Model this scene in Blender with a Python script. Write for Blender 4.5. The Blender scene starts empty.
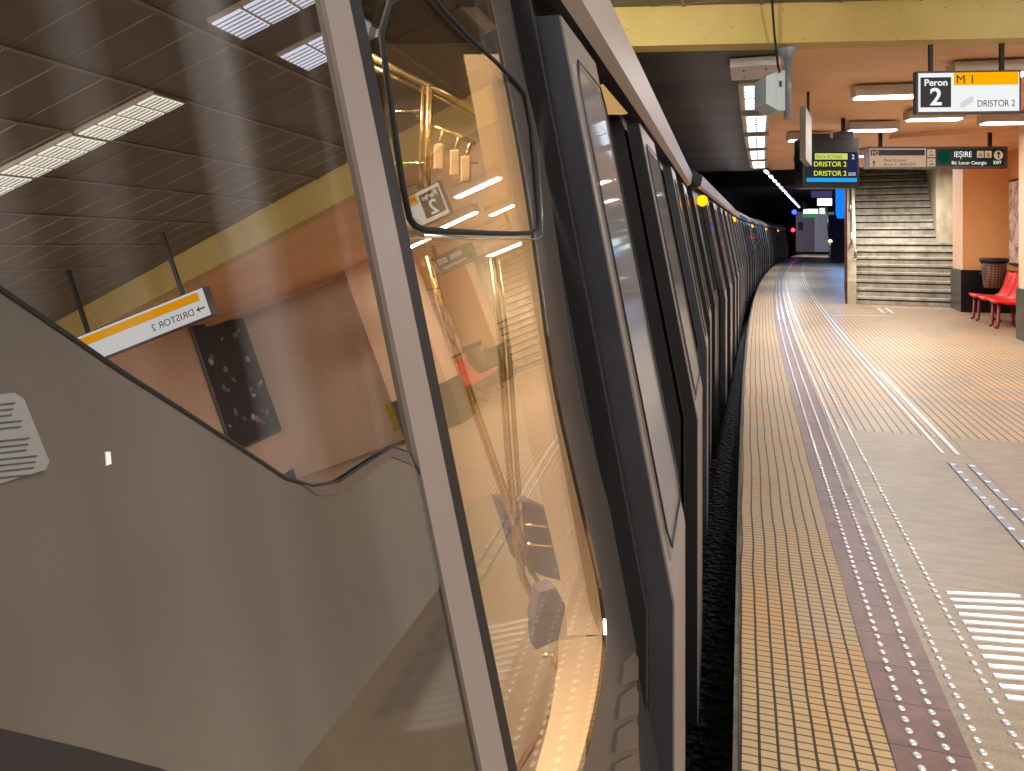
import bpy, bmesh, math, random
from mathutils import Vector, Matrix
random.seed(7)
S = bpy.context.scene
COL = S.collection
EYE = 1.5                       # camera height above the platform
FPX, HORY = 740.0, 236.0        # focal length in pixels, horizon row of the photograph
R, TH = 434.0, math.radians(16.91)

# ------------------------------------------------------------------ place maths
def US(u, s, z=0.0):
    """u = metres in from the platform edge, s = metres along the curved edge"""
    t = Vector((math.sin(TH), math.cos(TH))); n = Vector((math.cos(TH), -math.sin(TH)))
    ph = s / R
    q = n * R - (R - u) * (n * math.cos(ph) - t * math.sin(ph))
    return Vector((q.x, q.y, z))
def HD(s): return -(TH + s / R)             # z rotation whose local +Y runs along the track
def inv(x, y):
    t = Vector((math.sin(TH), math.cos(TH))); n = Vector((math.cos(TH), -math.sin(TH)))
    v = Vector((x, y)) - n * R
    return R - v.length, math.atan2(v.dot(t), -v.dot(n)) * R
def PX(px, py, Y): return Vector(((px - 512) / FPX * Y, Y, EYE + (HORY - py) / FPX * Y))
def FL(px, py, z=0.0): return PX(px, py, (EYE - z) * FPX / (py - HORY))

# ------------------------------------------------------------------ materials
def srgb(c):
    if isinstance(c, str):
        c = [int(c[i:i + 2], 16) / 255 for i in (0, 2, 4)]
    return tuple((x / 12.92 if x <= .04045 else ((x + .055) / 1.055) ** 2.4) for x in c) + (1,)
class NT:
    def __init__(s, name):
        s.m = bpy.data.materials.new(name); s.m.use_nodes = True
        s.t = s.m.node_tree; s.t.nodes.clear()
        s.out = s.t.nodes.new('ShaderNodeOutputMaterial')
    def n(s, typ, **kw):
        o = s.t.nodes.new('ShaderNode' + typ)
        for k, v in kw.items():
            if k[0] == 'i' and k[1:].isdigit(): o.inputs[int(k[1:])].default_value = v
            elif k in o.inputs and not hasattr(type(o), k): o.inputs[k].default_value = v
            else: setattr(o, k, v)
        return o
    def l(s, a, b): s.t.links.new(a, b)
    def math(s, op, a, b=None):
        o = s.t.nodes.new('ShaderNodeMath'); o.operation = op
        for i, x in enumerate((a, b)):
            if x is None: continue
            if isinstance(x, (int, float)): o.inputs[i].default_value = x
            else: s.l(x, o.inputs[i])
        return o.outputs[0]
    def mix(s, f, a, b, blend='MIX'):
        o = s.t.nodes.new('ShaderNodeMix'); o.data_type = 'RGBA'; o.blend_type = blend
        for k, x in (('Factor', f), ('A', a), ('B', b)):
            sock = [i for i in o.inputs if i.name == k and (i.type == 'RGBA' if k != 'Factor' else i.type == 'VALUE')][0]
            if isinstance(x, (int, float, tuple)): sock.default_value = x
            else: s.l(x, sock)
        return [q for q in o.outputs if q.type == 'RGBA'][0]
    def pr(s, col, rough=.5, metal=0., spec=.5, bump=None, coat=0.):
        b = s.t.nodes.new('ShaderNodeBsdfPrincipled')
        if isinstance(col, tuple): b.inputs['Base Color'].default_value = col
        else: s.l(col, b.inputs['Base Color'])
        if isinstance(rough, (int, float)): b.inputs['Roughness'].default_value = rough
        else: s.l(rough, b.inputs['Roughness'])
        b.inputs['Metallic'].default_value = metal
        b.inputs['Specular IOR Level'].default_value = spec
        b.inputs['Coat Weight'].default_value = coat
        if bump is not None:
            h, st, di = bump
            bn = s.t.nodes.new('ShaderNodeBump'); bn.inputs['Strength'].default_value = st; bn.inputs['Distance'].default_value = di
            s.l(h, bn.inputs['Height']); s.l(bn.outputs[0], b.inputs['Normal'])
        return b.outputs[0]
    def done(s, sh): s.l(sh, s.out.inputs[0]); return s.m
    def noise(s, scale, detail=4, coord='Object', vec=None, stretch=None):
        n = s.t.nodes.new('ShaderNodeTexNoise'); n.inputs['Scale'].default_value = scale; n.inputs['Detail'].default_value = detail
        if vec is None:
            tc = s.t.nodes.new('ShaderNodeTexCoord'); vec = tc.outputs[coord]
        if stretch:
            if len(stretch) > 3:
                m0 = s.t.nodes.new('ShaderNodeMapping'); m0.inputs['Rotation'].default_value = stretch[3]; s.l(vec, m0.inputs[0]); vec = m0.outputs[0]
            mp = s.t.nodes.new('ShaderNodeMapping'); mp.inputs['Scale'].default_value = stretch[:3]
            s.l(vec, mp.inputs[0]); vec = mp.outputs[0]
        s.l(vec, n.inputs['Vector']); return n.outputs['Fac']
    def ramp(s, f, stops):
        r = s.t.nodes.new('ShaderNodeValToRGB')
        while len(r.color_ramp.elements) < len(stops): r.color_ramp.elements.new(.5)
        for e, (p, c) in zip(r.color_ramp.elements, stops): e.position = p; e.color = c
        s.l(f, r.inputs[0]); return r.outputs[0]

def mplain(name, hexc, rough=.5, metal=0., var=.12, scale=6, spec=.5, coat=0., bump=0.):
    m = NT(name); c = srgb(hexc); f = m.noise(scale)
    dark = tuple(x * (1 - var) for x in c[:3]) + (1,); lite = tuple(min(1, x * (1 + var)) for x in c[:3]) + (1,)
    col = m.ramp(f, [(.3, dark), (.7, lite)])
    return m.done(m.pr(col, rough, metal, spec, (f, bump, .01) if bump else None, coat))
def memit(name, hexc, st, ):
    m = NT(name); e = m.n('Emission'); e.inputs[0].default_value = srgb(hexc); e.inputs[1].default_value = st
    return m.done(e.outputs[0])
def mmirror(name, base, fac, rough=.02, tint='ffffff', smear=0., transparent=False):
    """glass seen from outside: part mirror, part what lies behind (or a dark backing)"""
    m = NT(name)
    g = m.n('BsdfGlossy'); g.inputs['Roughness'].default_value = rough; g.inputs[0].default_value = srgb(tint)
    if transparent:
        b = m.n('BsdfTransparent'); b.inputs[0].default_value = srgb(base)
    else:
        b = m.n('BsdfDiffuse')
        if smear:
            f = m.noise(1.0, 2, stretch=(20, 11, .5, (0, .186, 0)))  # pale streaks imitate soft reflected glare, painted into the colour
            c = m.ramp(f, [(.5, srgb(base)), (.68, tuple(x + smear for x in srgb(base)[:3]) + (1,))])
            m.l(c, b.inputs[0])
        else: b.inputs[0].default_value = srgb(base)
    mx = m.n('MixShader'); mx.inputs[0].default_value = fac
    m.l(b.outputs[0], mx.inputs[1]); m.l(g.outputs[0], mx.inputs[2])
    return m.done(mx.outputs[0])

M = {}
M['ceil_dark'] = mplain('dark_ceiling_panel', '6e6862', .6, var=.15, scale=1.5)
M['ceil_ridge'] = mplain('ceiling_rail', '958a7e', .5, .3)
M['black'] = mplain('black_rubber', '0a0a0b', .55)
M['blackgap'] = mplain('shadow_black', '050505', .9)
M['dark'] = mplain('dark_metal', '1b1c20', .4, .3)
M['grey'] = mplain('grey_metal', '6b6f75', .4, .6)
M['chrome'] = mplain('bare_steel', 'c8ccd0', .25, .9, var=.05)
M['stud'] = mplain('polished_stud', 'ffffff', .25, .5, var=.03)
M['housing'] = mplain('lamp_housing', 'c0b2a0', .5, var=.08)
M['signframe'] = mplain('sign_frame', '57504f', .5, .2)
M['white_paint'] = mplain('white_paint', 'd8d6d2', .5, var=.05)
M['lit'] = memit('lamp_glow', 'eef2ff', 6.0)
M['lit_soft'] = memit('far_lamp_glow', 'dfe8ff', 5.0)
M['lit_blue'] = memit('cool_lamp_glow', 'dce6ff', 1.2)
M['sign_white'] = memit('sign_white_glow', 'f4f6f8', .76)
M['sign_amber'] = memit('sign_amber_glow', 'ffb000', .78)
M['sign_black'] = mplain('sign_black_print', '0c0c10', .5)
M['sign_text'] = mplain('sign_dark_print', '2a2a2e', .6)
M['sign_grey'] = memit('sign_pale_mark', 'dfe2e3', .7)
M['txt_white'] = memit('white_letters', 'ffffff', .75)

# tan strips and train paints
M['mauve'] = mplain('taupe_mullion', '857a73', .45, .25, var=.08, scale=3)
M['leaf'] = mplain('door_leaf_paint', '8e8681', .38, .35, var=.06, scale=3)
M['leaf_edge'] = mplain('door_edge_rubber', '383b44', .38, .3, var=.2, scale=4)
M['rail'] = mplain('cant_rail_paint', 'a8a09c', .42, .3, var=.06, scale=2)
M['side'] = mplain('carriage_side', '2c2a2b', .35, .3, var=.15)
M['band'] = mmirror('dark_glass_band', '3a3430', .25, .28)
M['pane'] = mmirror('cab_door_glass', 'f2eadf', .30, .012, 'f6ece2', transparent=True)
M['leafglass'] = mmirror('door_glass', '716c6a', .30, .05)
M['darkglass'] = mmirror('side_glass', '2a2828', .35, .04)
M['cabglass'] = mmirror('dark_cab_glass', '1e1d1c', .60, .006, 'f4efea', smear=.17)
M['lowerglass'] = mmirror('lower_cab_gloss', '24221f', .45, .07, 'd8d4ce', smear=.02)

def m_greypanel():
    m = NT('brushed_grey_cab_panel')
    f = m.noise(1.0, 3, stretch=(14, 9, .5, (0, .186, 0))); f2 = m.noise(3.2, 2)  # long pale streaks are highlights painted into the panel colour
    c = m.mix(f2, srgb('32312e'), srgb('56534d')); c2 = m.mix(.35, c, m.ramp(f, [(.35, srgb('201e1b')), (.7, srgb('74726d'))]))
    b = m.pr(c2, .32, .2, .6)
    g = m.n('BsdfGlossy'); g.inputs['Roughness'].default_value = .22; g.inputs[0].default_value = srgb('cfcdc8')
    mx = m.n('MixShader'); mx.inputs[0].default_value = .22; m.l(b, mx.inputs[1]); m.l(g.outputs[0], mx.inputs[2])
    return m.done(mx.outputs[0])
M['greypanel'] = m_greypanel()

def m_cream():
    m = NT('cream_interior'); f = m.noise(3)
    c = m.ramp(f, [(.3, srgb('dcccb0')), (.7, srgb('e8dac0'))])
    return m.done(m.pr(c, .5))
M['cream'] = m_cream()
M['gold'] = mplain('warm_steel_rail', 'f0d49a', .22, .85, var=.05)

def m_orange(name, a, b, c, rough=.6, sc=1.2):
    m = NT(name); f = m.noise(sc, 6); f2 = m.noise(25, 3)
    col = m.ramp(f, [(.25, srgb(a)), (.5, srgb(b)), (.75, srgb(c))])
    col = m.mix(.25, col, m.ramp(f2, [(.4, srgb(a)), (.6, srgb(c))]))
    return m.done(m.pr(col, rough, 0, .3, (f2, .15, .01)))
M['orange_ceiling'] = m_orange('orange_ceiling_paint', 'e0b088', 'ecbe92', 'f4ca9e')
M['orange_wall'] = m_orange('orange_wall_paint', 'e4a264', 'ecac6c', 'f2b678')
M['near_wall'] = m_orange('tan_wall_paint', 'e0c2aa', 'eacdb4', 'f2d8c0')
M['column'] = m_orange('pale_column_paint', 'eabf9c', 'f0caaa', 'f4d2b4')
def m_yellow():
    m = NT('stained_yellow_beam'); f = m.noise(.9, 5); st = m.noise(14, 6, stretch=(1, 1, 3))
    c = m.ramp(f, [(.3, srgb('c6ac5e')), (.6, srgb('dcc47c')), (.8, srgb('e8d694'))])
    k = m.ramp(st, [(.66, (0, 0, 0, 1)), (.74, (.6, .6, .6, 1))])
    c = m.mix(k, c, srgb('6a5220'))
    return m.done(m.pr(c, .6, 0, .3, (st, .2, .02)))
M['yellow'] = m_yellow()

def groove(m, x, pitch, w):
    q = m.math('FRACT', m.math('DIVIDE', x, pitch))
    return m.math('LESS_THAN', q, w)
def uvsplit(m):
    uv = m.t.nodes.new('ShaderNodeUVMap'); sp = m.t.nodes.new('ShaderNodeSeparateXYZ'); m.l(uv.outputs[0], sp.inputs[0])
    return uv.outputs[0], sp.outputs[0], sp.outputs[1]
def cellnoise(m, x, y, px, py):
    cx = m.math('FLOOR', m.math('DIVIDE', x, px)); cy = m.math('FLOOR', m.math('DIVIDE', y, py))
    cb = m.t.nodes.new('ShaderNodeCombineXYZ'); m.l(cx, cb.inputs[0]); m.l(cy, cb.inputs[1])
    w = m.t.nodes.new('ShaderNodeTexWhiteNoise'); m.l(cb.outputs[0], w.inputs['Vector']); return w.outputs['Value']
def m_edge_tiles():
    m = NT('yellow_edge_tiles'); uv, u, s = uvsplit(m)
    wv = m.noise(1.1, 2, vec=uv); u = m.math('ADD', u, m.math('MULTIPLY', m.math('SUBTRACT', wv, .5), .03))
    f = m.noise(1.2, 4, vec=uv); cn = cellnoise(m, u, s, .0525, .034); blk = cellnoise(m, u, s, .21, .27)
    c = m.ramp(f, [(.35, srgb('c4a880')), (.55, srgb('cfae7c')), (.7, srgb('d8a868'))])
    c = m.mix(.5, c, m.ramp(blk, [(.0, srgb('c8b08c')), (.6, srgb('d2b080')), (.9, srgb('dea262'))]))
    c = m.mix(m.math('MULTIPLY', cn, .22), c, srgb('b89868'))
    c = m.mix(groove(m, s, .034, .17), c, srgb('64503a'))
    gu = groove(m, u, .0525, .16); c = m.mix(gu, c, srgb('46362a'))
    h = m.math('SUBTRACT', 1.0, gu)
    return m.done(m.pr(c, .5, 0, .3, (h, .4, .004)))
M['edge_tiles'] = m_edge_tiles()
def m_far_tiles():
    m = NT('ribbed_beige_tiles'); uv, u, s = uvsplit(m)
    f = m.noise(.8, 4, vec=uv); blk = cellnoise(m, u, s, .32, .3); cn = cellnoise(m, u, s, .064, .15)
    c = m.ramp(f, [(.35, srgb('aa957a')), (.55, srgb('c0a682')), (.72, srgb('cfa878'))])
    c = m.mix(.5, c, m.ramp(blk, [(0., srgb('ae9e8c')), (.5, srgb('c8b08e')), (.92, srgb('dcaa72'))]))
    c = m.mix(m.math('MULTIPLY', cn, .15), c, srgb('9c8468'))
    c = m.mix(groove(m, s, .15, .06), c, srgb('93795a'))
    gu = groove(m, u, .064, .2); c = m.mix(gu, c, srgb('4c3a2a'))
    return m.done(m.pr(c, .4, 0, .4, (m.math('SUBTRACT', 1.0, gu), .3, .003)))
M['far_tiles'] = m_far_tiles()
def m_granite():
    m = NT('speckled_beige_granite'); uv, u, s = uvsplit(m)
    f = m.noise(1.4, 5, vec=uv); sp = m.noise(140, 3, vec=uv); st = m.noise(6, 5, vec=uv, stretch=(1, 4, 1))
    c = m.ramp(f, [(.35, srgb('988470')), (.65, srgb('b09a80'))])
    c = m.mix(.3, c, m.ramp(sp, [(.4, srgb('7c6a58')), (.6, srgb('cab496'))]))
    c = m.mix(.25, c, m.ramp(st, [(.4, srgb('8a7662')), (.62, srgb('b8a486'))]))
    c = m.mix(groove(m, m.math('ADD', u, .33), .90, .006), c, srgb('6e5c48')); c = m.mix(groove(m, s, .62, .006), c, srgb('8a7862'))
    return m.done(m.pr(c, .42, 0, .35))
M['granite'] = m_granite()
def m_brown():
    m = NT('brown_stone_strip'); uv, u, s = uvsplit(m)
    f = m.noise(9, 6, vec=uv); cn = cellnoise(m, u, s, 9, .22)
    c = m.ramp(f, [(.3, srgb('7a584e')), (.7, srgb('967066'))]); c = m.mix(m.math('MULTIPLY', cn, .3), c, srgb('5e443e'))
    c = m.mix(groove(m, s, .22, .02), c, srgb('4a3832'))
    return m.done(m.pr(c, .42, 0, .35))
M['brown'] = m_brown()
def m_bed():
    m = NT('black_track_bed'); v = m.n('TexVoronoi'); v.inputs['Scale'].default_value = 17
    tc = m.n('TexCoord'); m.l(tc.outputs['Object'], v.inputs['Vector']); f = m.noise(60, 4)
    c = m.ramp(f, [(.4, srgb('0c0c10')), (.75, srgb('8a8a92'))])
    return m.done(m.pr(c, .55, 0, .5, (v.outputs['Distance'], 1., .06)))
M['bed'] = m_bed()
def m_slats():
    m = NT('dark_ribbed_ceiling'); uv, u, s = uvsplit(m)
    f = m.noise(30, 3, vec=uv, stretch=(1, 6, 1)); g = m.noise(1.0, 2, vec=uv, stretch=(.05, 1, 1))
    c = m.ramp(f, [(.35, srgb('1e1c1a')), (.7, srgb('4a4540'))]); c = m.mix(m.ramp(g, [(.35, (0, 0, 0, 1)), (.65, (.6, .6, .6, 1))]), c, srgb('6a625a'))
    c = m.mix(groove(m, s, 1.2, .02), c, srgb('857a6c'))
    c = m.mix(groove(m, s, .1, .2), c, srgb('161412'))
    return m.done(m.pr(c, .5))
M['slats'] = m_slats()
def m_concrete(name, a, b, sc=3):
    m = NT(name); f = m.noise(sc, 6); st = m.noise(8, 5, stretch=(1, 1, .2))
    c = m.ramp(f, [(.3, srgb(a)), (.7, srgb(b))]); c = m.mix(.45, c, m.ramp(st, [(.35, srgb(a)), (.65, srgb(b))]))
    return m.done(m.pr(c, .7, 0, .3, (f, .2, .01)))
M['step'] = m_concrete('stained_concrete_step', '968f80', 'dad5c8')
M['concrete'] = m_concrete('raw_concrete', 'b5a88a', 'e6dcc0', 4)
M['blackstone'] = mplain('black_stone_base', '141213', .3, var=.3)
M['greystone'] = mplain('grey_stone_base', '4c4a44', .35, var=.2)
M['darkred'] = mplain('dark_red_side', '5a1818', .5)
M['red'] = mplain('red_plastic', 'ec1a10', .4, var=.05, coat=.1)
M['redmetal'] = mplain('red_painted_steel', '7e1c1c', .4)

# ------------------------------------------------------------------ mesh building
class MB:
    def __init__(s): s.b = bmesh.new(); s.uv = s.b.loops.layers.uv.new('UVMap')
    def face(s, pts, uvs=None, mi=0):
        vs = [s.b.verts.new(p) for p in pts]; f = s.b.faces.new(vs); f.material_index = mi
        if uvs:
            for l, q in zip(f.loops, uvs): l[s.uv].uv = q
        return f
    def box(s, c, d, M3=None, mi=0, bevel=0.):
        c = Vector(c); r = bmesh.ops.create_cube(s.b, size=1.0)['verts']
        for v in r:
            p = Vector((v.co.x * d[0], v.co.y * d[1], v.co.z * d[2]))
            v.co = (M3 @ p if M3 else p) + c
        fs = {f for v in r for f in v.link_faces}
        for f in fs: f.material_index = mi
        if bevel:
            es = list({e for v in r for e in v.link_edges})
            bmesh.ops.bevel(s.b, geom=es, offset=bevel, segments=2, affect='EDGES', profile=.5)
        return s
    def prism(s, poly, ext, mi=0):
        """poly: list of 3D points in a plane; ext: extrusion vector"""
        ext = Vector(ext); a = [s.b.verts.new(Vector(p)) for p in poly]; b = [s.b.verts.new(Vector(p) + ext) for p in poly]
        fs = [s.b.faces.new(a[::-1]), s.b.faces.new(b)]
        n = len(a)
        for i in range(n): fs.append(s.b.faces.new((a[i], a[(i + 1) % n], b[(i + 1) % n], b[i])))
        for f in fs: f.material_index = mi
        return s
    def tube(s, path, r, seg=10, closed=False, mi=0):
        path = [Vector(p) for p in path]; rings = []; n = len(path); up = None
        for i, p in enumerate(path):
            a = path[i - 1] if (i > 0 or closed) else p; b = path[(i + 1) % n] if (i < n - 1 or closed) else p
            d = (b - a).normalized()
            if up is None: up = d.orthogonal().normalized()
            x = (up - d * up.dot(d)); x = x.normalized() if x.length > 1e-6 else d.orthogonal().normalized(); up = x; y = d.cross(x)
            rr = r[i] if isinstance(r, (list, tuple)) else r
            rings.append([s.b.verts.new(p + (x * math.cos(k * 2 * math.pi / seg) + y * math.sin(k * 2 * math.pi / seg)) * rr) for k in range(seg)])
        m = n if closed else n - 1
        for i in range(m):
            A, B = rings[i], rings[(i + 1) % n]
            for k in range(seg):
                f = s.b.faces.new((A[k], A[(k + 1) % seg], B[(k + 1) % seg], B[k])); f.smooth = True; f.material_index = mi
        if not closed:
            s.b.faces.new(rings[0][::-1]); s.b.faces.new(rings[-1])
        return s
    def lathe(s, c, prof, seg=16, mi=0):
        rings = []
        for r, z in prof:
            rings.append([s.b.verts.new((c[0] + r * math.cos(k * 2 * math.pi / seg), c[1] + r * math.sin(k * 2 * math.pi / seg), c[2] + z)) for k in range(seg)])
        for A, B in zip(rings, rings[1:]):
            for k in range(seg):
                f = s.b.faces.new((A[k], A[(k + 1) % seg], B[(k + 1) % seg], B[k])); f.smooth = True; f.material_index = mi
        s.b.faces.new(rings[0][::-1]); s.b.faces.new(rings[-1])
        return s
    def build(s, name, mats, parent=None, kind=None):
        me = bpy.data.meshes.new(name); s.b.normal_update()
        bmesh.ops.recalc_face_normals(s.b, faces=s.b.faces) if not getattr(s, 'keep', False) else None
        s.b.to_mesh(me); s.b.free()
        for m in (mats if isinstance(mats, (list, tuple)) else [mats]): me.materials.append(m)
        o = bpy.data.objects.new(name, me); COL.objects.link(o)
        if parent: o.parent = parent
        if kind: o['kind'] = kind
        return o
def tag(o, label, cat, group=None, kind=None):
    o['label'] = label; o['category'] = cat
    if group: o['group'] = group
    if kind: o['kind'] = kind
    return o
def thing(name, label, cat, loc=(0, 0, 0), rz=0., group=None):
    o = bpy.data.objects.new(name, None); COL.objects.link(o); o.empty_display_size = .1
    o.location = loc; o.rotation_euler = (0, 0, rz); return tag(o, label, cat, group)
def dup(root, loc, rz, label=None, group=None):
    def cp(o, par):
        c = o.copy(); COL.objects.link(c)
        if par: c.parent = par
        for ch in [k for k in bpy.data.objects if k.parent == o and k is not c]: cp(ch, c)
        return c
    kids = {}
    r = cp(root, None); r.location = loc; r.rotation_euler = (0, 0, rz)
    if label: r['label'] = label
    if group: r['group'] = group
    return r
def text(s, size, x, z, mat, parent, y=-.004, align='LEFT', name='lettering', ext=.0008, sx=1., bold=0.):
    cu = bpy.data.curves.new(name, 'FONT'); cu.body = s; cu.size = size; cu.align_x = align; cu.extrude = ext; cu.offset = bold
    t = bpy.data.objects.new(name, cu); COL.objects.link(t)
    bpy.context.view_layer.update()
    me = bpy.data.meshes.new_from_object(t.evaluated_get(bpy.context.evaluated_depsgraph_get()))
    bpy.data.objects.remove(t)
    for v in me.vertices: v.co = Vector((v.co.x * sx + x, y - v.co.z, v.co.y + z))
    me.materials.clear(); me.materials.append(mat)
    o = bpy.data.objects.new(name, me); COL.objects.link(o); o.parent = parent
    return o
def strip(u0, u1, s0, s1, z, ds=1.0, du=None, mb=None, mi=0):
    """horizontal curved ribbon carrying (u, s) metres as UVs"""
    mb = mb or MB(); n = max(1, int(math.ceil((s1 - s0) / ds)))
    for i in range(n):
        a = s0 + (s1 - s0) * i / n; b = s0 + (s1 - s0) * (i + 1) / n
        mb.face([US(u0, a, z), US(u1, a, z), US(u1, b, z), US(u0, b, z)], [(u0, a), (u1, a), (u1, b), (u0, b)], mi)
    return mb
def vwall(u, s0, s1, z0, z1, ds=1.5, mb=None):
    mb = mb or MB(); n = max(1, int(math.ceil((s1 - s0) / ds)))
    for i in range(n):
        a = s0 + (s1 - s0) * i / n; b = s0 + (s1 - s0) * (i + 1) / n
        mb.face([US(u, a, z0), US(u, b, z0), US(u, b, z1), US(u, a, z1)], [(a, z0), (b, z0), (b, z1), (a, z1)])
    return mb
def weld(mb): bmesh.ops.remove_doubles(mb.b, verts=mb.b.verts, dist=1e-5); return mb
def usbox(mb, u0, u1, s0, s1, z0, z1, mi=0, ds=3.):
    n = max(1, int(math.ceil((s1 - s0) / ds)))
    for i in range(n):
        a = s0 + (s1 - s0) * i / n; b = s0 + (s1 - s0) * (i + 1) / n
        mb.prism([US(u0, a, z0), US(u1, a, z0), US(u1, b, z0), US(u0, b, z0)], (0, 0, z1 - z0), mi)
    return mb

# ================================================================== THE SETTING
GB = 6.25                                              # where the granite gives way to ribbed tiles
weld(strip(0.0, .425, -6, 66, 0, 1)).build('floor', M['edge_tiles'], kind='structure')
weld(strip(.425, .64, -6, 66, 0, 1)).build('floor', M['brown'], kind='structure')
weld(strip(.64, 10.5, -6, GB, 0, 1)).build('floor', M['granite'], kind='structure')
weld(strip(.64, 14, GB, 66, 0, 1)).build('floor', M['far_tiles'], kind='structure')
M['nose'] = mplain('worn_edge_concrete', '6e6658', .8, var=.35, scale=14)
# worn concrete nosing and the platform's side down to the track
mb = MB(); mb2 = vwall(-.018, -6, 66, -1.15, -.004, mb=mb)
weld(strip(-.018, 0.0, -6, 66, -.004, 1, mb=mb)).build('trim_1', M['nose'], kind='structure')
weld(strip(-7.5, -.018, -6, 80, -1.15, 2)).build('floor', M['bed'], kind='structure')
weld(vwall(-5.2, -6, 82, -1.15, 6)).build('wall_left', M['blackgap'], kind='structure')
CZ = EYE + 1.93                                        # dark panel ceiling over the near platform
OZ = EYE + 1.65                                        # orange ceiling beyond the beam
def beamY(x): return 6.13 - .085 * (x - 2.22)
mb = MB()
mb.face([(-8, -7, CZ), (14, -7, CZ), (14, beamY(14), CZ), (-8, beamY(-8), CZ)])
mb.build('ceiling', M['ceil_dark'], kind='structure')
# thin rails of the panel grid (surface pattern of the ceiling)
mb = MB()
for k in range(-4, 14):
    u = .13 + .622 * k; usbox(mb, u - .012, u + .012, -3, 8.2 - .28 * max(u, 0), CZ - .012, CZ - .001, ds=12)
for k in range(-8, 16):
    s = 2.85 + .312 * k; usbox(mb, -2, 8.4, s - .003, s + .003, CZ - .006, CZ - .001, ds=12)
mb.build('trim_2', M['ceil_ridge'], kind='structure')
# yellow beam
mb = MB()
xs = [-7, -3, 0, 2.22, 5, 9, 13]
BZ = EYE + 1.6
for a, b in zip(xs, xs[1:]):
    p = [Vector((a, beamY(a), BZ)), Vector((b, beamY(b), BZ)), Vector((b, beamY(b) + .22, BZ)), Vector((a, beamY(a) + .22, BZ))]
    mb.prism(p, (0, 0, .75))
weld(mb).build('trim_3', M['yellow'], kind='structure')
# ceilings beyond: orange over the platform, ribbed black over the track, with black tunnel past s = 19.5
CE = 19.6
def beam_s(u):
    lo, hi = -5., 25.
    for _ in range(40):
        m_ = (lo + hi) / 2; q = US(u, m_)
        if q.y < beamY(q.x) + .1: lo = m_
        else: hi = m_
    return lo
def ceil_grid(us):
    mb = MB()
    for ua, ub in zip(us, us[1:]):
        n = 14
        for i in range(n):
            f0, f1 = i / n, (i + 1) / n
            sa0, sb0 = beam_s(ua), beam_s(ub)
            c = [(ua, sa0 + (CE - sa0) * f0), (ub, sb0 + (CE - sb0) * f0), (ub, sb0 + (CE - sb0) * f1), (ua, sa0 + (CE - sa0) * f1)]
            mb.face([US(a, b, OZ) for a, b in c], c)
    return weld(mb)
ceil_grid([.30, 1.5, 3, 4.5, 6, 8, 10, 12]).build('ceiling', M['orange_ceiling'], kind='structure')
ceil_grid([-7, -5, -3, -1.5, -.5, .30]).build('ceiling', M['slats'], kind='structure')
weld(strip(-7, 16, CE, 82, 5.2, 4)).build('ceiling', M['blackgap'], kind='structure')
mb = MB(); mb.face([US(-7, CE, OZ), US(1.75, CE, OZ), US(1.75, CE, 5.2), US(-7, CE, 5.2)]); mb.build('trim_4', M['blackgap'], kind='structure')
# shallow orange down-stand across the ceiling
mb = MB(); mb.prism([US(2.2, 13.4, OZ - .06), US(8, 11.2, OZ - .06), US(8, 11.4, OZ - .06), US(2.2, 13.6, OZ - .06)], (0, 0, .08))
mb.build('trim_5', M['orange_ceiling'], kind='structure')
# near wall to the right (seen mirrored in the train), wall with the bench, the jutting column
NWU = 7.4
vwall(NWU, -6, 12.7, .2, CZ + .2).build('wall_right', M['near_wall'], kind='structure')
vwall(NWU - .02, -6, 12.7, 0, .2).build('baseboard_right', M['blackstone'], kind='structure')
BWU = 4.75
mb = vwall(BWU, 12.6, 17.2, .83, 3.3); mb.build('wall_right', M['orange_wall'], kind='structure')
vwall(BWU - .02, 12.6, 17.2, 0, .83).build('baseboard_right', M['blackstone'], kind='structure')
# black backdrop of the tunnel beyond the platform
mb = MB(); mb.face([US(-7, 80, -1.2), US(16, 80, -1.2), US(16, 80, 6), US(-7, 80, 6)]); mb.build('wall_back', M['blackgap'], kind='structure')
mb = MB(); mb.face([US(-7, -6, -1.2), US(11, -6, -1.2), US(11, -6, 4), US(-7, -6, 4)]); mb.build('wall_front', M['near_wall'], kind='structure')

# columns -----------------------------------------------------------
def column(u0, u1, s0, s1, basez, label, group=None, shaft='column', base='blackstone'):
    c = US((u0 + u1) / 2, (s0 + s1) / 2); t = thing('column', label, 'column', c)
    off = -c
    mb = MB(); usbox(mb, u0, u1, s0, s1, basez, OZ + .02)
    o = mb.build('shaft', M[shaft], t); o.location = off
    mb = MB(); usbox(mb, u0 - .03, u1, s0 - .03, s1 + .02, 0, basez)
    o = mb.build('base', [M[base]], t); o.location = off
    return t
# the big orange corner block right of the stairs: pale side, deep orange front
c = US(3.95, 16.75)
t = thing('column', 'orange column with black stone base between the stairs and the red seats', 'column', c)
mb = MB()
A, B, C_, D = US(3.95, 16.75, .83), US(BWU + .3, 16.75, .83), US(BWU + .3, 17.6, .83), US(3.95, 17.6, .83)
mb.prism([A, B, C_, D], (0, 0, OZ - .83 + .02))
mb.b.faces.ensure_lookup_table()
side = (A - D).normalized()
for f in mb.b.faces:
    f.normal_update(); cc = f.calc_center_median()
    if abs(cc.z - (OZ + .85) / 2) < .5 and inv(cc.x, cc.y)[0] < 4.0: f.material_index = 1
o = mb.build('shaft', [M['orange_wall'], M['column']], t); o.location = -c
mb = MB(); mb.prism([US(3.91, 16.70, 0), US(BWU + .3, 16.70, 0), US(BWU + .3, 17.6, 0), US(3.91, 17.6, 0)], (0, 0, .83))
for f in mb.b.faces:
    cc = f.calc_center_median()
    if inv(cc.x, cc.y)[0] < 3.95 and abs(cc.z - .41) < .1: f.material_index = 1
o = mb.build('base', [M['blackstone'], M['greystone']], t); o.location = -c
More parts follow.
